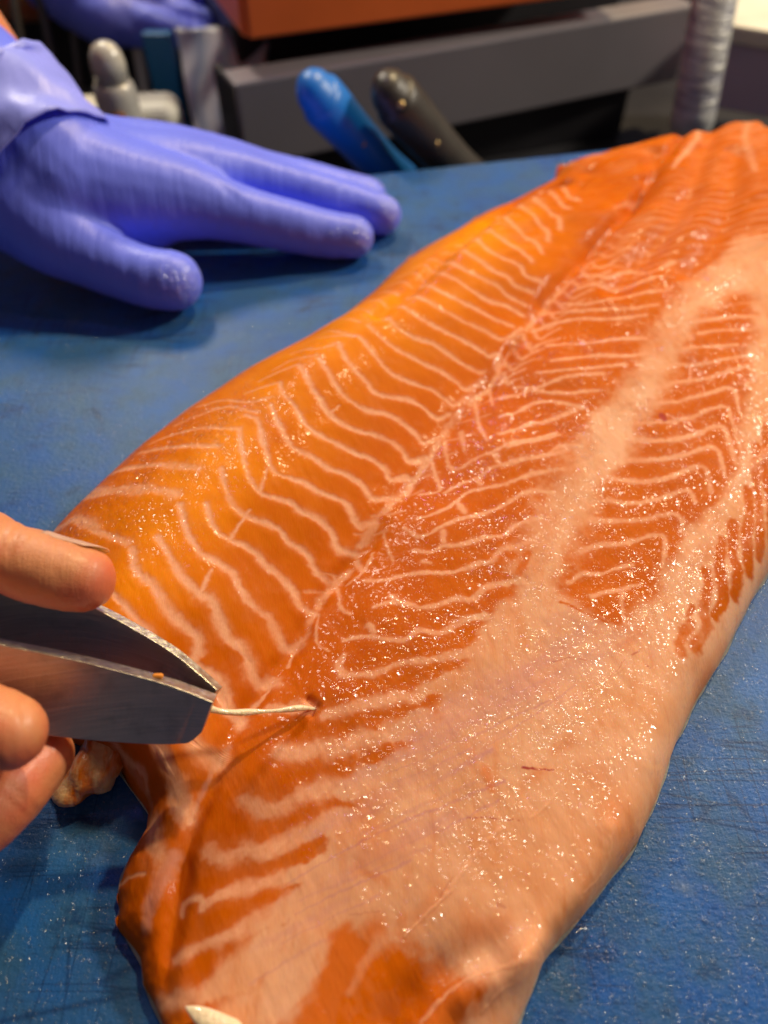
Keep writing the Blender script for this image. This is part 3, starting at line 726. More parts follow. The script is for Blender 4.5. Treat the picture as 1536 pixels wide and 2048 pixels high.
fib1 = vnoise(PX*0.8+PY*0.6, PX*-0.6+PY*0.8, 1.0, 3)
al = (PX*0.86+PY*0.50); ac = (-PX*0.50+PY*0.86)
streak = fbm(al*0.10, ac, 420, 40)
mauve = np.clip(mauve*(0.75+0.9*streak), 0, 1)
for L, w, a in [([(1010,1560),(880,1615),(760,1665),(640,1730),(540,1790)],6,0.9),([(940,1500),(800,1560),(680,1612)],5,0.8),([(1000,1600),(900,1650),(790,1700),(700,1745)],5,0.8),
   ([(820,1720),(700,1775),(590,1830)],6,0.8),([(1100,1400),(960,1465),(840,1520),(740,1560)],6,0.7),([(760,1790),(660,1840),(560,1890)],5,0.6),([(1150,1370),(1040,1450),(960,1500)],5,0.6),([(680,1870),(580,1920),(500,1965)],7,0.5)]:
    seam(L, w, w*0.5, a, rough=0.4, soft=0.8, field=mauve)
# orange flesh showing at the near end
ORP = [(560,2080),(596,2000),(640,1945),(672,1885),(720,1852),(748,1880),(752,1915),(800,1932),(870,1944),(940,1958),(985,1975),(930,2010),(880,2080)]
blot = np.maximum(blot, 0.92*smask(ORP, 0.0016, 0.0030))
# fine pale ridge lines in the membrane
ridge = np.zeros(PX.shape)
for L, w, a in [([(1000,1655),(940,1720),(900,1780),(850,1830),(810,1870)],8,0.8),([(1245,1335),(1190,1400),(1140,1450),(1110,1500)],7,0.5),([(1212,1680),(1214,1710),(1200,1750),(1160,1790)],7,0.6),
   ([(1108,1590),(1090,1615),(1060,1635)],5,0.6),([(760,1880),(730,1930),(700,1990)],26,0.5),([(1070,1930),(1010,1940),(940,1960),(880,2000),(840,2048)],12,0.9),
   ([(1050,1960),(1000,1990),(960,2030)],8,0.5),([(1536,900),(1470,960),(1440,1010),(1390,1090),(1350,1180),(1330,1260)],16,0.6)]:
    seam(L, w, w*0.6, a, rough=0.5, soft=0.7, field=ridge)
# mauve tendon straps near the lower dorsal edge
strap = np.zeros(PX.shape)
for L, w, a in [([(345,1712),(322,1760),(303,1810),(296,1850)],34,0.8),([(300,1480),(335,1535),(352,1570)],10,0.8),([(230,1500),(270,1550),(305,1610),(290,1660)],14,0.5),
   ([(455,1490),(425,1530),(400,1590),(380,1640)],12,0.6),([(470,1290),(500,1325)],12,0.6),([(380,1480),(396,1492)],8,0.8),([(440,1385),(452,1420)],12,0.5)]:
    seam(L, w, w*0.7, a, rough=0.4, soft=0.6, field=strap)
# the lighter, thinly striped head end
headend = sstep(0.62, 0.95, np.repeat(srow, NC))
hs = fbm(al*0.25, ac, 150, 50)
far = sstep(0.20, 0.36, PY)
fat = np.maximum(fat, headend*sstep(0.1, 0.7, hs)*0.20)
fat = np.clip(fat*(1-0.25*far)+far*(0.20*sstep(0.0, 0.5, fbm(al*0.15, ac, 330, 51))*sstep(-0.3, 0.4, fbm(PX, PY, 60, 53))+0.05*sstep(0, 0.6, fbm(PX, PY, 130, 52))), 0, 1)
seam([(1440,235),(1400,270),(1365,310),(1345,335)], 16, 7, 0.8)
for L, w in [([(1290,375),(1262,395),(1230,412)],8),([(1100,330),(1160,322),(1200,312)],14),([(1465,225),(1480,260),(1500,300),(1510,340)],18),([(1455,560),(1490,548),(1500,560)],22)]:
    seam(L, w, w*0.6, 0.5, rough=0.8)
fat = np.clip(np.maximum(fat, ridge*0.75), 0, 1)
mauve = np.clip(np.maximum(mauve, strap), 0, 1)
mem2 = np.clip(np.maximum(mem, strap*0.9), 0, 1)
# patchy pale film over flesh near seams
fat = np.clip(fat + 0.05*sstep(0.2, 0.7, fbm(PX, PY, 220, 60))*(1-mem), 0, 1)

# regular fine stripes of the far belly side
gi0 = np.interp(PY, onsurf([(740,1090),(980,770),(1060,640),(1180,500),(1270,400),(1400,270)])[0][:, 1], onsurf([(740,1090),(980,770),(1060,640),(1180,500),(1270,400),(1400,270)])[0][:, 0])
sd = PX-gi0; ph = (PY-0.30*sd+0.9*np.maximum(sd-0.105, 0)+0.0016*fbm(PX, PY, 60, 101))/(0.0086-0.012*np.clip(PY-0.27, 0, 0.2))
ln = np.clip(np.cos(2*np.pi*ph), 0, 1)**4*sstep(-0.6, 0.2, fbm(PX, PY, 90, 102))
fat = np.maximum(fat, 0.55*ln*sstep(0.265, 0.30, PY)*(1-sstep(0.42, 0.48, PY))*sstep(0.004, 0.016, sd))
# relief (the golden light along the dorsal ridge is painted in as yellower flesh)
dors = 1-sstep(0.32, 0.42, TT)
spark = 0.42 - 0.36*0 + 0*PX
gl, _ = onsurf([(330,1990),(372,1700),(405,1590),(470,1450),(530,1370),(590,1290),(650,1180),(740,1090),(830,960),(900,860),(980,770),(1060,640),(1180,500),(1270,400),(1400,270)])
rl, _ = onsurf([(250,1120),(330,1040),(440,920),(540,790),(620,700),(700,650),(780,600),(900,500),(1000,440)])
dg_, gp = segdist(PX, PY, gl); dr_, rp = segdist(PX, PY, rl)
ridge_glow = np.clip(np.exp(-(dr_/0.024)**2)*(0.9+0.6*fbm(PX, PY, 70, 95)), 0, 1)
gi = np.interp(PY, gl[:, 1], gl[:, 0]); side = PX-gi          # >0 belly side
dorsal = 1-sstep(-0.004, 0.006, side)
bl_, _ = onsurf([(1385,600),(1312,730),(1225,860),(1140,1000),(1060,1160),(1000,1320),(900,1450),(820,1560)]); dbl, _ = segdist(PX, PY, bl_)
spark = (0.22+0.40*np.exp(-(dbl/0.026)**2))*(1-dorsal)*(1-0.5*far)+0.04*dorsal
spark = np.maximum(spark, 0.28*np.exp(-(dr_/0.007)**2)*(0.5+0.5*vnoise(PX, PY, 120, 4)))
spark = np.maximum(spark*(0.45+0.55*sstep(0.004, 0.022, dg_)), 0.24*np.exp(-(dg_/0.0025)**2))
pc, _ = onsurf([(420,850),(330,930),(250,1010),(130,1090)]); dpc, _ = segdist(PX, PY, pc); spark = np.maximum(spark, 0.6*np.exp(-(dpc/0.020)**2))
spark = spark*(0.55+0.45*sstep(-0.5, 0.4, fbm(PX, PY, 60, 70)))
lowleft = sstep(0.0, 1.0, 1-np.clip((PY-0.02)/0.10, 0, 1))*(1-sstep(0.0, 0.05, side)); spark = spark*(1-0.45*lowleft)
z = HZ.copy()
fib = fbm(al, ac*0.25, 700, 80)
z += ee*(0.00003*(fat*(1-mem))*(1-dorsal) + 0.00007*fib + 0.00045*fbm(PX, PY, 75, 81) + 0.00018*ridge + 0.0006*strap*vnoise(PX, PY, 200, 5))
z += ee*0.00006*fbm(PX, PY, 420, 83)*(spark/0.5)
z -= ee*0.0026*np.exp(-((dg_+0.0012*fbm(PX, PY, 90, 87))/0.0022)**2)*(0.5+0.8*vnoise(PX, PY, 60, 88))
# second fold just outside the ridge in the far part
f2, _ = onsurf([(1130,365),(1040,400),(960,455),(880,520),(820,580),(760,625)]); df2, _ = segdist(PX, PY, f2); z -= ee*0.003*np.exp(-(df2/0.0035)**2)
for L, dpt, wd in [([(1310,300),(1290,385),(1225,450),(1150,530),(1095,600)],0.0030,0.0050),([(1425,250),(1400,330),(1370,400),(1300,500),(1230,570)],0.0035,0.0055),
    ([(1475,300),(1460,400),(1430,480),(1380,540)],0.0030,0.0060),([(1180,345),(1120,410),(1040,480)],0.0018,0.0035)]:
    fq, _ = onsurf(catmull(L, 4)); dq, _ = segdist(PX, PY, fq); z -= ee*dpt*np.exp(-(dq/wd)**2)
    blot = np.maximum(blot, 0.55*np.exp(-(dq/(wd*0.8))**2)*far)
z += ee*0.0011*far*fbm(al*0.2, ac, 170, 96)
# crease where the bone comes out
hl, _ = onsurf([(616,1398),(634,1412),(624,1428)]); dh, _ = segdist(PX, PY, hl); z -= 0.0013*np.exp(-(dh/0.0009)**2)
# muscle blocks swell slightly between seams
z += ee*0.0002*(1-fat)*dorsal
z -= ee*0.0020*np.exp(-((dg_+0.0010*fbm(PX, PY, 120, 97))/0.0030)**2)*far
# bottom fold: pale flap over an orange hollow
fo, _ = onsurf([(1075,1925),(1010,1945),(940,1968),(880,2010),(850,2060)]); dfo, _ = segdist(PX, PY, fo); z += ee*0.0042*np.exp(-(dfo/0.0040)**2)
fo2, _ = onsurf([(980,1925),(900,1960),(840,2010),(800,2060)]); dfo2, _ = segdist(PX, PY, fo2); z -= ee*0.0032*np.exp(-(dfo2/0.0045)**2)
f3, _ = onsurf([(1220,1670),(1216,1720),(1180,1790),(1120,1860)]); d3, _ = segdist(PX, PY, f3); z += ee*0.0012*np.exp(-(d3/0.003)**2)
# lumpy trimmed edge lower left
le = np.exp(-(dE/0.007)**2)*(1-sstep(0.1, 0.3, TT))*(1-np.repeat(sstep(0.2, 0.3, srow), NC))
z += 0.0009*le*fbm(PX, PY, 180, 90)

fil = empty('salmon_fillet', (0.06, 0.20, 0.0))
tag(fil, 'raw orange salmon fillet with pale fat seams lying skin down on the blue board', 'fish fillet')
off = np.array([0.06, 0.20, 0.0])
me = D.meshes.new('flesh')
co = np.stack([PX, PY, np.maximum(z, 0.0008)], 1)-off
idx = np.arange(NR*NC).reshape(NR, NC)
quads = np.stack([idx[:-1, :-1], idx[:-1, 1:], idx[1:, 1:], idx[1:, :-1]], -1).reshape(-1, 4)
# underside ring down to the skin
ring = np.concatenate([idx[0, :], idx[1:, -1], idx[-1, -2::-1], idx[-2:0:-1, 0]])
nb = len(ring); base = NR*NC
cb = co[ring].copy(); cb[:, 2] = 0.0004
co = np.vstack([co, cb]); rb = np.arange(nb)+base
sideq = np.stack([ring, rb, np.roll(rb, -1), np.roll(ring, -1)], 1)
allq = np.vstack([quads, sideq])
me.vertices.add(len(co)); me.vertices.foreach_set('co', co.ravel())
me.loops.add(allq.size); me.polygons.add(len(allq))
me.loops.foreach_set('vertex_index', allq.ravel().astype(np.int32))
me.polygons.foreach_set('loop_start', np.arange(0, allq.size, 4, dtype=np.int32))
me.update(calc_edges=True)
def attr(name, a, b, c, d=None):
    A = me.attributes.new(name, 'FLOAT_COLOR', 'POINT')
    v = np.ones((len(co), 4), np.float32); 
    for i, f in enumerate((a, b, c)): v[:base, i] = f; v[base:, i] = f[ring]
    if d is not None: v[:base, 3] = d; v[base:, 3] = d[ring]
    A.data.foreach_set('color', v.ravel())
attr('mask_a', fat, mem2, spark); attr('mask_b', vein, mauve, blot, ridge_glow)
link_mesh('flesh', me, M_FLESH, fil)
# silvery skin under the flesh, its cut rim a little proud
SP_ = np.stack([Lx, Ly], 1)[::10]; SR_ = np.stack([Rx, Ry], 1)[::-1][::10]
ringP = np.vstack([SP_, SR_]); cen = ringP.mean(0)
tn = np.roll(ringP, -1, 0)-np.roll(ringP, 1, 0); tn /= np.linalg.norm(tn, axis=1)[:, None]+1e-9
nrm = np.stack([-tn[:, 1], tn[:, 0]], 1)          # ring runs clockwise: outward
wav = 0.0002+0.0004*np.sin(np.arange(len(ringP))*1.3)*np.sin(np.arange(len(ringP))*0.37)
outer = ringP+nrm*wav[:, None]; inner = ringP-nrm*0.006
rows = [(inner, 0.0002), (outer, 0.0002), (outer+nrm*0.0001, 0.0011), (inner, 0.0012)]
V = []; F = []; m_ = len(ringP)
for P, zz in rows: V += [(p[0], p[1], zz) for p in P]
for r in range(4):
    for i in range(m_):
        a = r*m_+i; b = r*m_+(i+1) % m_; c = ((r+1) % 4)*m_+(i+1) % m_; d = ((r+1) % 4)*m_+i; F.append((a, b, c, d))
mk('skin', V, F, M_SKIN_FISH, fil)

# ------------------------------------------------------------------ tweezers with a pin bone
def zsurf(px, py):
    P, zz = onsurf([(px, py)]); return P[0], zz[0]
TW = empty('tweezers', W(250, 1330, 0.03)); tag(TW, 'worn flat steel fish tweezers pulling a bone from the fillet', 'tweezers')
def arm(top, bot, thick, sgn):
    Tc = catmull([W(*p[:2], p[2]/1000) for p in top], 10); Bc = catmull([W(*p[:2], p[2]/1000) for p in bot], 10)
    V = []; F = []; MI = []; m = len(Tc)
    for i in range(m):
        tg = Tc[min(i+1, m-1)]-Tc[max(i-1, 0)]; wd = Bc[i]-Tc[i]; nn = np.cross(tg, wd); nn /= np.linalg.norm(nn); nn = nn*sgn*thick
        jit = (Tc[i]-Bc[i])/np.linalg.norm(Tc[i]-Bc[i])*0.0
        V += [Tc[i]+jit, Tc[i]+nn+jit, Bc[i]+nn, Bc[i]]
    for i in range(m-1):
        a = i*4
        for k in range(4):
            F.append((a+k, a+(k+1) % 4, a+4+(k+1) % 4, a+4+k)); MI.append(1 if k == 0 else 0)
    F.append((0, 3, 2, 1)); MI.append(0); F.append(((m-1)*4, (m-1)*4+1, (m-1)*4+2, (m-1)*4+3)); MI.append(0)
    o = mk('arm', V, F, [M_STEEL, M_EDGE], TW, smooth=False, mat_idx=MI); bevel(o, 0.00012, 2, 50)
    return o
# heights in mm along both arms; the blades' width runs down towards the board
arm([(434,1388,34),(415,1381,34.6),(395,1374,35),(330,1352,37),(200,1318,41),(100,1296,44),(0,1276,47),(-150,1240,53),(-400,1170,64)],
    [(412,1448,27.5),(384,1470,25),(352,1473,25),(300,1472,25.5),(200,1466,27.5),(100,1456,30),(0,1440,33),(-150,1412,38),(-400,1350,49)], 0.0034, 1)
arm([(434,1380,34),(400,1350,35),(330,1296,37),(200,1222,41),(100,1182,44),(0,1155,47),(-150,1130,53),(-400,1100,64)],
    [(384,1450,25.5),(360,1425,26),(300,1380,25.5),(200,1340,27.5),(100,1315,30),(0,1300,33),(-150,1280,38),(-400,1250,49)], 0.0022, -1)
rp_ = W(316, 1352, 38.4/1000)
sp = loft_geo([rp_+(-0.0006, 0, 0), rp_+(0.0006, 0, 0)], [0.0006, 0.0006], 10); mk('rust_speck', *sp, M_RUST, TW)
# pin bone
s1, z1 = zsurf(628, 1414)
bpts = [W(405, 1412, 0.0285), W(425, 1419, 0.0268), W(450, 1424, 0.0250), W(480, 1425, 0.0232), W(520, 1423, 0.0212), W(560, 1421, 0.0190), W(600, 1416, 0.0172), np.array([s1[0], s1[1], z1-0.001])]
bc = catmull(bpts, 8); kk = np.linspace(0, 1, len(bc))
br = (0.00068+0.0002*np.sin(kk*17)+0.00025*np.exp(-((kk-0.28)/0.08)**2)-0.0001*kk)
bo = mk('pin_bone', *loft_geo(bc, br, 12), M_BONE, None); tag(bo, 'thin whitish pin bone gripped by the tweezers, half drawn out of the flesh', 'fish bone')

# ------------------------------------------------------------------ bare hand holding the tweezers
def chain(L, n=5):
    """[(px,py,z_mm,r_mm)] -> loft geometry"""
    P = [list(W(a, b, c/1000))+[r/1000] for a, b, c, r in L]
    Q = catmull(P, n); return loft_geo(Q[:, :3], Q[:, 3], 20)
HB = empty('person', W(-250, 1350, 0.03)); tag(HB, 'bare hand pinching the steel tweezers between fingertips at the left edge', 'person')
_skc = [(W(22, 1065, 0.060), (1, 0.15, 0), 0.006), (W(35, 1085, 0.060), (1, 0.1, 0), 0.007), (W(8, 1055, 0.062), (1, 0.2, 0), 0.006), (W(45, 1420, 0.052), (1, 0.5, 0), 0.004), (W(50, 1600, 0.033), (0.7, 1, 0), 0.006), (W(38, 1618, 0.033), (0.7, 1, 0), 0.006)]
def skin_disp(co, no):
    d = 0.00016*fbm(co[:, 0]*3, co[:, 1]+co[:, 2], 160, 2)+0.00008*fbm(co[:, 0]*2, co[:, 1]-co[:, 2], 500, 5)
    for c, dv, ln_ in _skc:
        v = np.array(dv, float); v /= np.linalg.norm(v); q_ = co-c; a = q_@v; bb = np.linalg.norm(q_-a[:, None]*v[None], axis=1)
        d = d-0.00035*np.exp(-(a/0.0006)**2)*np.exp(-(bb/ln_)**2)
    return no*d[:, None]
fingers = [
  chain([(162,1158,51.3,7.5),(120,1147,52.5,8.0),(60,1130,54,8.0),(10,1112,55.5,7.8),(-45,1092,57,8.7),(-200,1060,60,9.4),(-420,1080,64,10.5),(-560,1200,62,12)]),
  chain([(14,1464,46,7.7),(-20,1456,46.5,8.4),(-70,1450,48,9.0),(-130,1450,49,10),(-280,1440,52,10.5),(-450,1400,56,13)]),
  chain([(84,1512,24,7.0),(40,1552,25,8.3),(0,1590,26,8.8),(-70,1640,27,9.5),(-220,1680,32,10),(-420,1600,42,11),(-560,1450,50,13)]),
  chain([(-560,1200,60,14),(-600,1350,56,18),(-620,1500,52,17)]),
  chain([(-450,1400,56,13),(-560,1450,54,16),(-800,1500,56,22),(-1100,1520,58,24)])]
remeshed('hand', fingers, 0.0008, 8, M_SKIN, HB, skin_disp)
# fingernail on the forefinger, seen almost edge-on from its side
def nail(L, parent):
    C = catmull([list(W(a, b, c/1000))+[r/1000] for a, b, c, r in L], 6); V = []; F = []; m = len(C)
    for i in range(m):
        t_ = C[min(i+1, m-1), :3]-C[max(i-1, 0), :3]; t_ /= np.linalg.norm(t_)
        up = np.array([0.05, 0.93, 0.36]); up -= t_*np.dot(up, t_); up /= np.linalg.norm(up); sd = np.cross(t_, up)
        f = i/(m-1); rr_ = C[i, 3]*(0.90+0.04*f); ha = math.radians(38 if f < 0.75 else 38-26*(f-0.75)/0.25)
        for k in range(11):
            a = -ha+2*ha*k/10; V.append(C[i, :3]+sd*math.sin(a)*rr_+up*math.cos(a)*rr_)
    for i in range(m-1):
        for k in range(10): a = i*11+k; F.append((a, a+1, a+12, a+11))
    o = mk('fingernail', V, F, M_NAIL, parent); s = o.modifiers.new('s', 'SOLIDIFY'); s.thickness = 0.00025; s.offset = 1
    return o
nail([(72,1128,53.6,8.3),(110,1140,52.8,8.1),(150,1150,52,7.9),(195,1160,51.2,7.4)], HB)

# ------------------------------------------------------------------ gloved hands of the fishmonger
GP = empty('person', W(60, 300, 0.03)); tag(GP, 'fishmonger with violet nitrile gloves, one hand flat on the board and one raised behind', 'person')
_crease = [(W(425, 400, 0.040), (0.45, 1.0, 0), 0.016), (W(470, 350, 0.042), (0.5, 1, 0), 0.012), (W(190, 455, 0.045), (1, -0.5, 0), 0.020),
           (W(225, 470, 0.040), (1, -0.7, 0), 0.016), (W(240, 530, 0.028), (1, -0.1, 0), 0.012), (W(290, 545, 0.025), (1, -0.1, 0), 0.010)]
def glove_disp(co, no):
    x = co[:, 0]; y = co[:, 1]
    w = fbm(x*2.4+y*0.5, y*0.35+co[:, 2], 110, 3)
    d = 0.00018*w+0.00007*fbm(x*3, y*0.5, 330, 6)
    for c, dr_v, ln in _crease:      # pinched folds at the finger roots and joints
        v = np.array(dr_v, float); v /= np.linalg.norm(v); q_ = co-c; a = q_@v; bb = np.linalg.norm(q_-a[:, None]*v[None], axis=1)
        d = d-0.0005*np.exp(-(a/0.0016)**2)*np.exp(-(bb/ln)**2)+0.0004*np.exp(-((a-0.0035)/0.0018)**2)*np.exp(-(bb/ln)**2)
    return no*d[:, None]
g1 = [
  chain([(345,562,13,12.3),(300,556,14,12.2),(240,536,16,12.6),(180,508,19,14),(120,470,24,18),(70,420,30,23)]),
  chain([(706,474,9.5,9.6),(650,468,11,10.4),(590,455,15,11.0),(520,438,19,11.6),(450,420,23,13),(370,400,27,17),(250,385,31,22),(130,360,37,26)]),
  chain([(764,430,9,9.4),(710,412,11,10.0),(640,393,16,10.6),(560,374,20,11.2),(480,357,24,13),(380,350,28,17),(250,350,32,20),(120,330,38,26)]),
  chain([(738,392,9,8.8),(680,380,11,9.4),(610,364,15,10.0),(530,350,19,11),(440,335,24,14),(330,330,28,18),(200,325,33,20),(90,300,40,25)]),
  chain([(640,362,8,8.4),(560,352,11,9.0),(480,338,17,10),(380,325,22,15),(260,320,28,18)]),
  chain([(300,430,22,15),(200,430,24,19),(120,410,30,24),(70,350,38,27),(30,290,46,28)]),
  chain([(130,360,37,27),(60,290,46,28),(-20,215,56,28),(-90,150,64,29)])]
gl1 = remeshed('glove', g1, 0.0013, 10, M_GLOVE, GP, glove_disp)
gm = gl1.data; gco = np.empty(len(gm.vertices)*3); gm.vertices.foreach_get('co', gco); gco = gco.reshape(-1, 3)+np.array(origin_of(GP))
wv = np.zeros(len(gco))
for tip_ in (W(375, 570, 0.016), W(735, 478, 0.012), W(790, 425, 0.012), W(755, 380, 0.012)):
    wv = np.maximum(wv, np.exp(-(np.linalg.norm(gco-tip_, axis=1)/0.010)**2))
wat = gm.attributes.new('wet', 'FLOAT', 'POINT'); wat.data.foreach_set('value', wv.astype(np.float32))
def cuff(L, parent, name='cuff'):
    C = catmull([list(W(a, b, c/1000))+[r/1000] for a, b, c, r in L], 6)
    v, f = loft_geo(C[:, :3], C[:, 3], 40, cap=False)
    v = np.array(v[:-2]); f = [q for q in f if len(q) == 4]
    cc = np.repeat(C[:, :3], 40, 0); a = np.tile(np.arange(40), len(C)); i_ = np.repeat(np.arange(len(C)), 40)
    rr = (v-cc); v = cc+rr*(1+0.035*np.sin(a*0.9+i_*0.35)+0.02*np.sin(a*2.3-i_*0.2))[:, None]
    o = mk(name, v, f, M_CUFF, parent); s = o.modifiers.new('s', 'SOLIDIFY'); s.thickness = 0.0008; return o
cuff([(112,352,39,30.5),(80,318,43,31),(45,278,48,31),(10,235,53,31.5),(-10,215,56,32)], gl1)
remeshed('forearm', [chain([(30,270,48,24),(-40,190,58,26),(-100,120,67,30),(-220,0,85,36),(-420,-200,110,42)])], 0.003, 4, M_SKIN, GP)
g2 = [
  chain([(436,46,10,8),(392,40,12,9),(330,24,16,10.5),(250,0,22,14),(180,-20,26,20)]),
  chain([(440,14,14,8),(392,4,17,9),(320,0,22,11),(240,-20,28,16)]),
  chain([(405,76,6,8),(350,66,9,9.5),(270,42,14,13),(210,20,20,18),(150,-10,26,22)]),
  chain([(300,70,6,9),(250,52,12,13),(200,30,18,18),(100,-50,30,24)])]
def shift(geo, dy):    # the second hand is farther away
    v, f = geo; v = np.array(v); return (v-np.array([0, 0, CAM_H]))*dy+np.array([0, 0, CAM_H]), f
g2 = [shift(g, 1.12) for g in g2]
gl2 = remeshed('glove', g2, 0.002, 6, M_GLOVE, GP, glove_disp)
remeshed('forearm', [shift(chain([(170,-40,22,20),(90,-40,24,24),(0,-50,30,28),(-200,-100,45,34)]), 1.14)], 0.003, 4, M_SKIN, GP)

# ------------------------------------------------------------------ things behind the board
def obox(name, c, size, yaw, mat, parent=None, tilt=0, bev=0.002):
    R = Matrix.Rotation(yaw, 3, 'Z') @ Matrix.Rotation(tilt, 3, 'X')
    o = mk(name, *box_geo(c, size, [list(r) for r in R]), mat, parent, smooth=False)
    if bev: bevel(o, bev, 2)
    return o
# steel rail: top front edge from (470,158) to (1400,-5)
ra = WY(470, 165, 0.50); rb_ = WY(1400, 10, 0.545)
za = 0.5*(ra[2]+rb_[2]); A2 = W(470, 165, 0.0); B2 = W(1400, 8, 0.0)
A2 = W(468, 168, 0.004); B2 = W(1395, 8, 0.004)
dr2 = (B2-A2); Lr = np.linalg.norm(dr2); dr2 /= Lr; nr2 = np.array([-dr2[1], dr2[0], 0])
yaw = math.atan2(dr2[1], dr2[0])
rail = empty('steel_rail', (A2+B2)/2); tag(rail, 'dull grey steel rail crossing behind the cutting board', 'rail')
hgt = 0.053
mid = (A2+B2)/2
obox('front_plate', mid+nr2*0.002+np.array([0, 0, -hgt/2-0.0]), (Lr, 0.004, hgt), yaw, M_BAR, rail)
obox('top_plate', mid+nr2*0.014+np.array([0, 0, -0.0025]), (Lr, 0.0235, 0.004), yaw, M_BAR, rail, bev=0.001)
obox('bracket', A2+dr2*0.004+nr2*0.03+np.array([0, 0, -0.045]), (0.006, 0.05, 0.080), yaw, M_DARK, rail)
# black case and orange crate behind the rail
cc_ = W(900, 70, -0.02); 
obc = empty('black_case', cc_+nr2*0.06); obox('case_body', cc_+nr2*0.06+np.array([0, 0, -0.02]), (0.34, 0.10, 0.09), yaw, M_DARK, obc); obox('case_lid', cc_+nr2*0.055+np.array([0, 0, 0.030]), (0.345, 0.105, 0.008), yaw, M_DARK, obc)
tag(obc, 'low black case behind the steel rail under the orange crate', 'case')
oc = W(860, 20, 0.0)
orc = empty('orange_crate', oc+nr2*0.08); tag(orc, 'orange plastic crate cut off by the top of the picture', 'crate')
o1 = W(497, 78, 0.02); o2 = W(1240, -20, 0.02); do = o2-o1; Lo = np.linalg.norm(do); do /= Lo; no_ = np.array([-do[1], do[0], 0]); yo = math.atan2(do[1], do[0])
mo = (o1+o2)/2
obox('front_wall', mo+np.array([0, 0, 0.06]), (Lo, 0.006, 0.12), yo, M_ORANGE, orc); obox('end_wall', o1+no_*0.075+np.array([0, 0, 0.06]), (0.006, 0.144, 0.12), yo, M_ORANGE, orc)
obox('end_wall', o2+no_*0.075+np.array([0, 0, 0.06]), (0.006, 0.144, 0.12), yo, M_ORANGE, orc); obox('bottom', mo+no_*0.075+np.array([0, 0, 0.004]), (Lo-0.012, 0.144, 0.006), yo, M_ORANGE, orc)
# black cabinet side that closes the gap under the rail
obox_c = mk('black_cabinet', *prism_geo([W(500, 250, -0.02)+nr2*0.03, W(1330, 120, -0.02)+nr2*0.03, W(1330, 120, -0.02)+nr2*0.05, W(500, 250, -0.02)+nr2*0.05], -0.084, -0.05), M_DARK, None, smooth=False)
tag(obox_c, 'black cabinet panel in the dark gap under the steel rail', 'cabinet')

def knife(tip_px, butt_px, z_t, z_b, r, mat, label, riv):
    k = empty('knife', W(*butt_px, z_b)); tag(k, label, 'knife', None)
    a = W(*butt_px, z_b); b = W(*tip_px, z_t); d = b-a; L = np.linalg.norm(d); d /= L
    pts = [a+d*L*f for f in (0.0, 0.04, 0.15, 0.35, 0.55, 0.75, 0.92, 1.0)]; rr = [r*q_ for q_ in (0.86, 1.0, 1.0, 0.95, 0.92, 0.92, 1.0, 1.05)]
    C = catmull([list(p)+[q_] for p, q_ in zip(pts, rr)], 4)
    v, f = loft_geo(C[:, :3], C[:, 3], 24, squash=0.8, up=(0, -0.4, 1)); h = mk('handle', v, f, mat, k)
    view = np.array([0, 0, CAM_H])-(a+b)/2; view /= np.linalg.norm(view)
    for fr in riv:
        p = a+d*L*fr+view*r*0.99; v, f = loft_geo([p-view*0.002, p+view*0.0006], [0.0021, 0.0019], 14, cap=False); mk('rivet', v, f, M_RIVET, k)
    sdir = np.cross(d, view); p0 = b; V = [p0+sdir*r*0.9, p0-sdir*r*0.9, p0-sdir*r*0.9+d*0.16, p0+sdir*r*0.4+d*0.18]
    V = [p+view*0.0009 for p in V]+[p-view*0.0009 for p in V]
    mk('blade', V, [(0, 1, 2, 3), (7, 6, 5, 4), (0, 4, 5, 1), (1, 5, 6, 2), (2, 6, 7, 3), (3, 7, 4, 0)], M_STEEL, k, smooth=False)
    return k
knife((800, 372), (636, 190), -0.030, 0.030, 0.0150, M_BLUEH, 'knife with a bright blue riveted handle behind the cutting board', (0.16, 0.50, 0.84))
knife((945, 372), (786, 192), -0.030, 0.028, 0.0155, M_BLACKH, 'knife with a black riveted handle right of the blue one', (0.10, 0.50, 0.84))

# left background: tray, bottle, rods, blue divider, creased film sack
def lathe(name, base, prof, mat, parent, n=32):
    V = []; F = []
    for (r, zz) in prof:
        for k in range(n): a = 2*math.pi*k/n; V.append((base[0]+r*math.cos(a), base[1]+r*math.sin(a), base[2]+zz))
    for i in range(len(prof)-1):
        for k in range(n): a = i*n+k; b = i*n+(k+1) % n; F.append((a, b, b+n, a+n))
    F.append(tuple(range(n))[::-1]); F.append(tuple(range((len(prof)-1)*n, len(prof)*n)))
    return mk(name, V, F, mat, parent)
tb = WY(246, 254, 0.515)
tr = obox('white_tub', tb, (0.078, 0.035, 0.034), 0.10, M_WHITE, None, bev=0.009); tr.modifiers[0].segments = 5
tag(tr, 'creamy white plastic tub behind the gloved wrist', 'tub')
bt = WY(256, 285, 0.485); bot = empty('bottle', bt); tag(bot, 'small clouded white squeeze bottle standing in front of the dark rack', 'bottle')
lathe('bottle_body', bt, [(0.0125, 0.0), (0.0130, 0.003), (0.0128, 0.030), (0.0118, 0.034), (0.0105, 0.036)], M_CLEAR, bot)
lathe('cap', bt, [(0.0102, 0.0362), (0.0102, 0.046), (0.0092, 0.051), (0.0068, 0.055), (0.0035, 0.057), (0.0008, 0.0575)], M_CLEAR, bot)
obox('label', bt+np.array([0.003, -0.0128, 0.020]), (0.007, 0.001, 0.005), 0, M_RUST, bot, bev=0)
rack = empty('rod_rack', W(120, 120, -0.085)); tag(rack, 'dark rack of upright metal rods in the left background', 'rack')
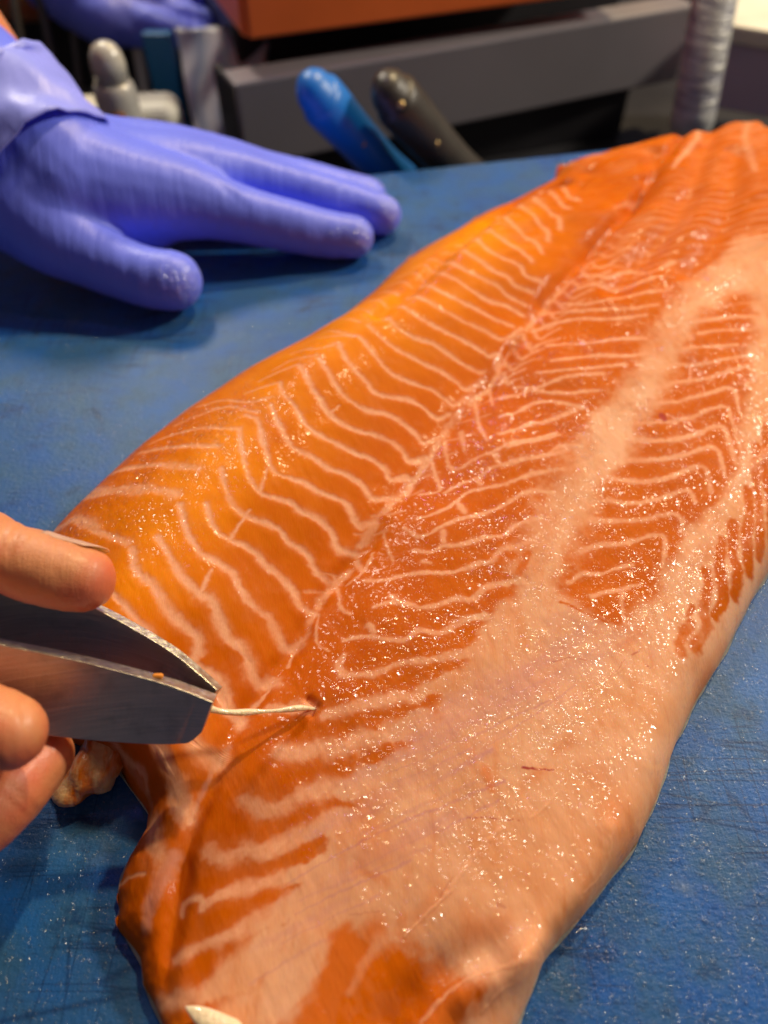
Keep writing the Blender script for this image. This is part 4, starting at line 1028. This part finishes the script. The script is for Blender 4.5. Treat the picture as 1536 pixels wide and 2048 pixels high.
for (x0, y0, x1, y1, r, mt) in [(72,20,132,215,0.0032,M_ROD),(135,20,168,215,0.003,M_ROD),(165,20,215,180,0.0034,M_CLEAR),(262,70,308,262,0.005,M_CLEAR),(20,20,60,160,0.003,M_ROD)]:
    a = WY(x0, y0-60, 0.66); b = WY(x1, y1+25, 0.63)
    mk('rod', *loft_geo([a, (a+b)/2, b], [r]*3, 14), mt, rack)
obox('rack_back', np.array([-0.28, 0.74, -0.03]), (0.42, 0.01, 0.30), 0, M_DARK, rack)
dv = mk('blue_divider', *box_geo((WY(325, 140, 0.60)+WY(345, 200, 0.60))/2, (0.020, 0.010, 0.070), [list(r) for r in (Matrix.Rotation(0.0, 3, 'Z'))]), M_TEAL, None, smooth=False); bevel(dv, 0.001)
tag(dv, 'narrow blue plastic strip standing beside the creased film', 'divider')
f0 = WY(350, 60, 0.62); f1 = WY(545, 60, 0.62); f2_ = WY(395, 300, 0.56); f3_ = WY(500, 300, 0.56)
NX, NY = 24, 24; V = []; F = []
for j in range(NY+1):
    for i in range(NX+1):
        a = i/NX; b = j/NY; p = (f0*(1-a)+f1*a)*(1-b)+(f2_*(1-a)+f3_*a)*b; p = p+np.array([0, 0.004*math.sin(a*9+b*4)*math.sin(b*7), 0]); V.append(p)
for j in range(NY):
    for i in range(NX): a = j*(NX+1)+i; F.append((a, a+1, a+NX+2, a+NX+1))
fs = mk('film_sheet', V, F, M_FOIL, None); s = fs.modifiers.new('s', 'SOLIDIFY'); s.thickness = 0.004; s.offset = -1
tag(fs, 'grey blue creased plastic sheet hanging left of the steel rail', 'plastic sheet')
# right background: wrapped pipe and pale violet box
pa = WY(1440, -60, 0.56); pb = WY(1385, 240, 0.52); 
pp = mk('wrapped_pipe', *loft_geo([pa, (pa+pb)/2, pb], [0.014]*3, 24), M_WRAP, None); tag(pp, 'pipe wrapped in crinkled pale film beside the violet box', 'pipe')
bxv = empty('storage_box', WY(1560, 180, 0.60)); tag(bxv, 'pale violet plastic box at the top right corner', 'box')
obox('box_body', WY(1590, 130, 0.62), (0.095, 0.08, 0.05), -0.5, M_BOXV, bxv); obox('box_lid', WY(1590, 50, 0.62)+np.array([0, 0, 0.0]), (0.10, 0.085, 0.012), -0.5, M_WHITE, bxv)

# curled trimmings on the near dorsal edge
fp = [(W(228,1500,0.006),6),(W(205,1525,0.005),7.5),(W(170,1545,0.0045),6.5),(W(138,1556,0.004),5.2),(W(118,1540,0.004),4)]
Cf = catmull([list(p)+[q_/1000] for p, q_ in fp], 6)
v, f = loft_geo(Cf[:, :3], Cf[:, 3], 24, squash=0.45, up=(0, 0, 1)); v = np.array(v); v = v+np.stack([0.0015*fbm(v[:, 1], v[:, 0], 150, 14), 0.0026*fbm(v[:, 0], v[:, 1]+v[:, 2], 170, 4), 0.0018*fbm(v[:, 0], v[:, 1], 200, 7)], 1); v[:, 2] = np.maximum(v[:, 2], 0.0003)
mk('trimmed_flap', v, f, M_SCRAP, fil)

# ------------------------------------------------------------------ scraps and drops on the board
def blob(name, px, py, pts, r, mat, label, cat, sq=0.6, zz=0.0008):
    P = [W(px+dx, py+dy, zz) for dx, dy in pts]
    rr = [r*(0.5+0.5*math.sin(math.pi*(i+0.6)/(len(P)+0.2))) for i in range(len(P))]
    C = catmull([list(p)+[q_] for p, q_ in zip(P, rr)], 4)
    o = mk(name, *loft_geo(C[:, :3], C[:, 3], 12, squash=sq), mat, None); tag(o, label, cat); return o
pf = catmull([list(W(372+dx, 2014+dy, 0.0125))+[q_] for dx, dy, q_ in [(0,0,0.0002),(14,8,0.0010),(34,20,0.0017),(58,34,0.0021),(90,52,0.0024)]], 4)
fs2 = mk('fat_scrap', *loft_geo(pf[:, :3], pf[:, 3], 14, squash=0.45), M_BONE, None); tag(fs2, 'whitish pointed scrap lying on the fillet at the bottom edge of the picture', 'fish scrap')
blob('clear_drop', 1150, 1875, [(-14, 8), (0, 0), (14, -12)], 0.0022, M_WATER, 'large clear drop touching the lower right edge of the fillet', 'water drop')
# many fine drops: nobody could count them
V = []; F = []
rn = np.random.default_rng(5); cnt = 0
def drop(x, y, r, h):
    b = len(V); n_ = 8
    for (fr, fz) in ((1, 0), (0.85, 0.55), (0.45, 0.92)):
        for k in range(n_):
            a = 2*math.pi*k/n_; V.append((x+r*fr*math.cos(a), y+r*fr*math.sin(a), 0.0001+h*fz))
    V.append((x, y, 0.0001+h))
    for lv in range(2):
        for k in range(n_): F.append((b+lv*n_+k, b+lv*n_+(k+1) % n_, b+(lv+1)*n_+(k+1) % n_, b+(lv+1)*n_+k))
    for k in range(n_): F.append((b+2*n_+k, b+2*n_+(k+1) % n_, b+3*n_))
PB = np.vstack([np.stack([Lx, Ly], 1)[::25], np.stack([Rx, Ry], 1)[::-1][::25]])
while cnt < 2600:
    if rn.random() < 0.62: px, py = rn.uniform(1000, 1560), rn.uniform(1150, 2080)
    else: px, py = rn.uniform(-20, 900), rn.uniform(380, 2080)
    p = W(px, py, 0)
    if inside(np.array([p[0]]), np.array([p[1]]), PB)[0]: continue
    r = rn.uniform(0.00012, 0.00042)*(1.0 if rn.random() < 0.93 else 1.8); drop(p[0], p[1], r, r*0.4); cnt += 1
dr = mk('water_droplets', V, F, M_WATER, None); tag(dr, 'fine water droplets scattered over the blue board', 'water', kind='stuff')
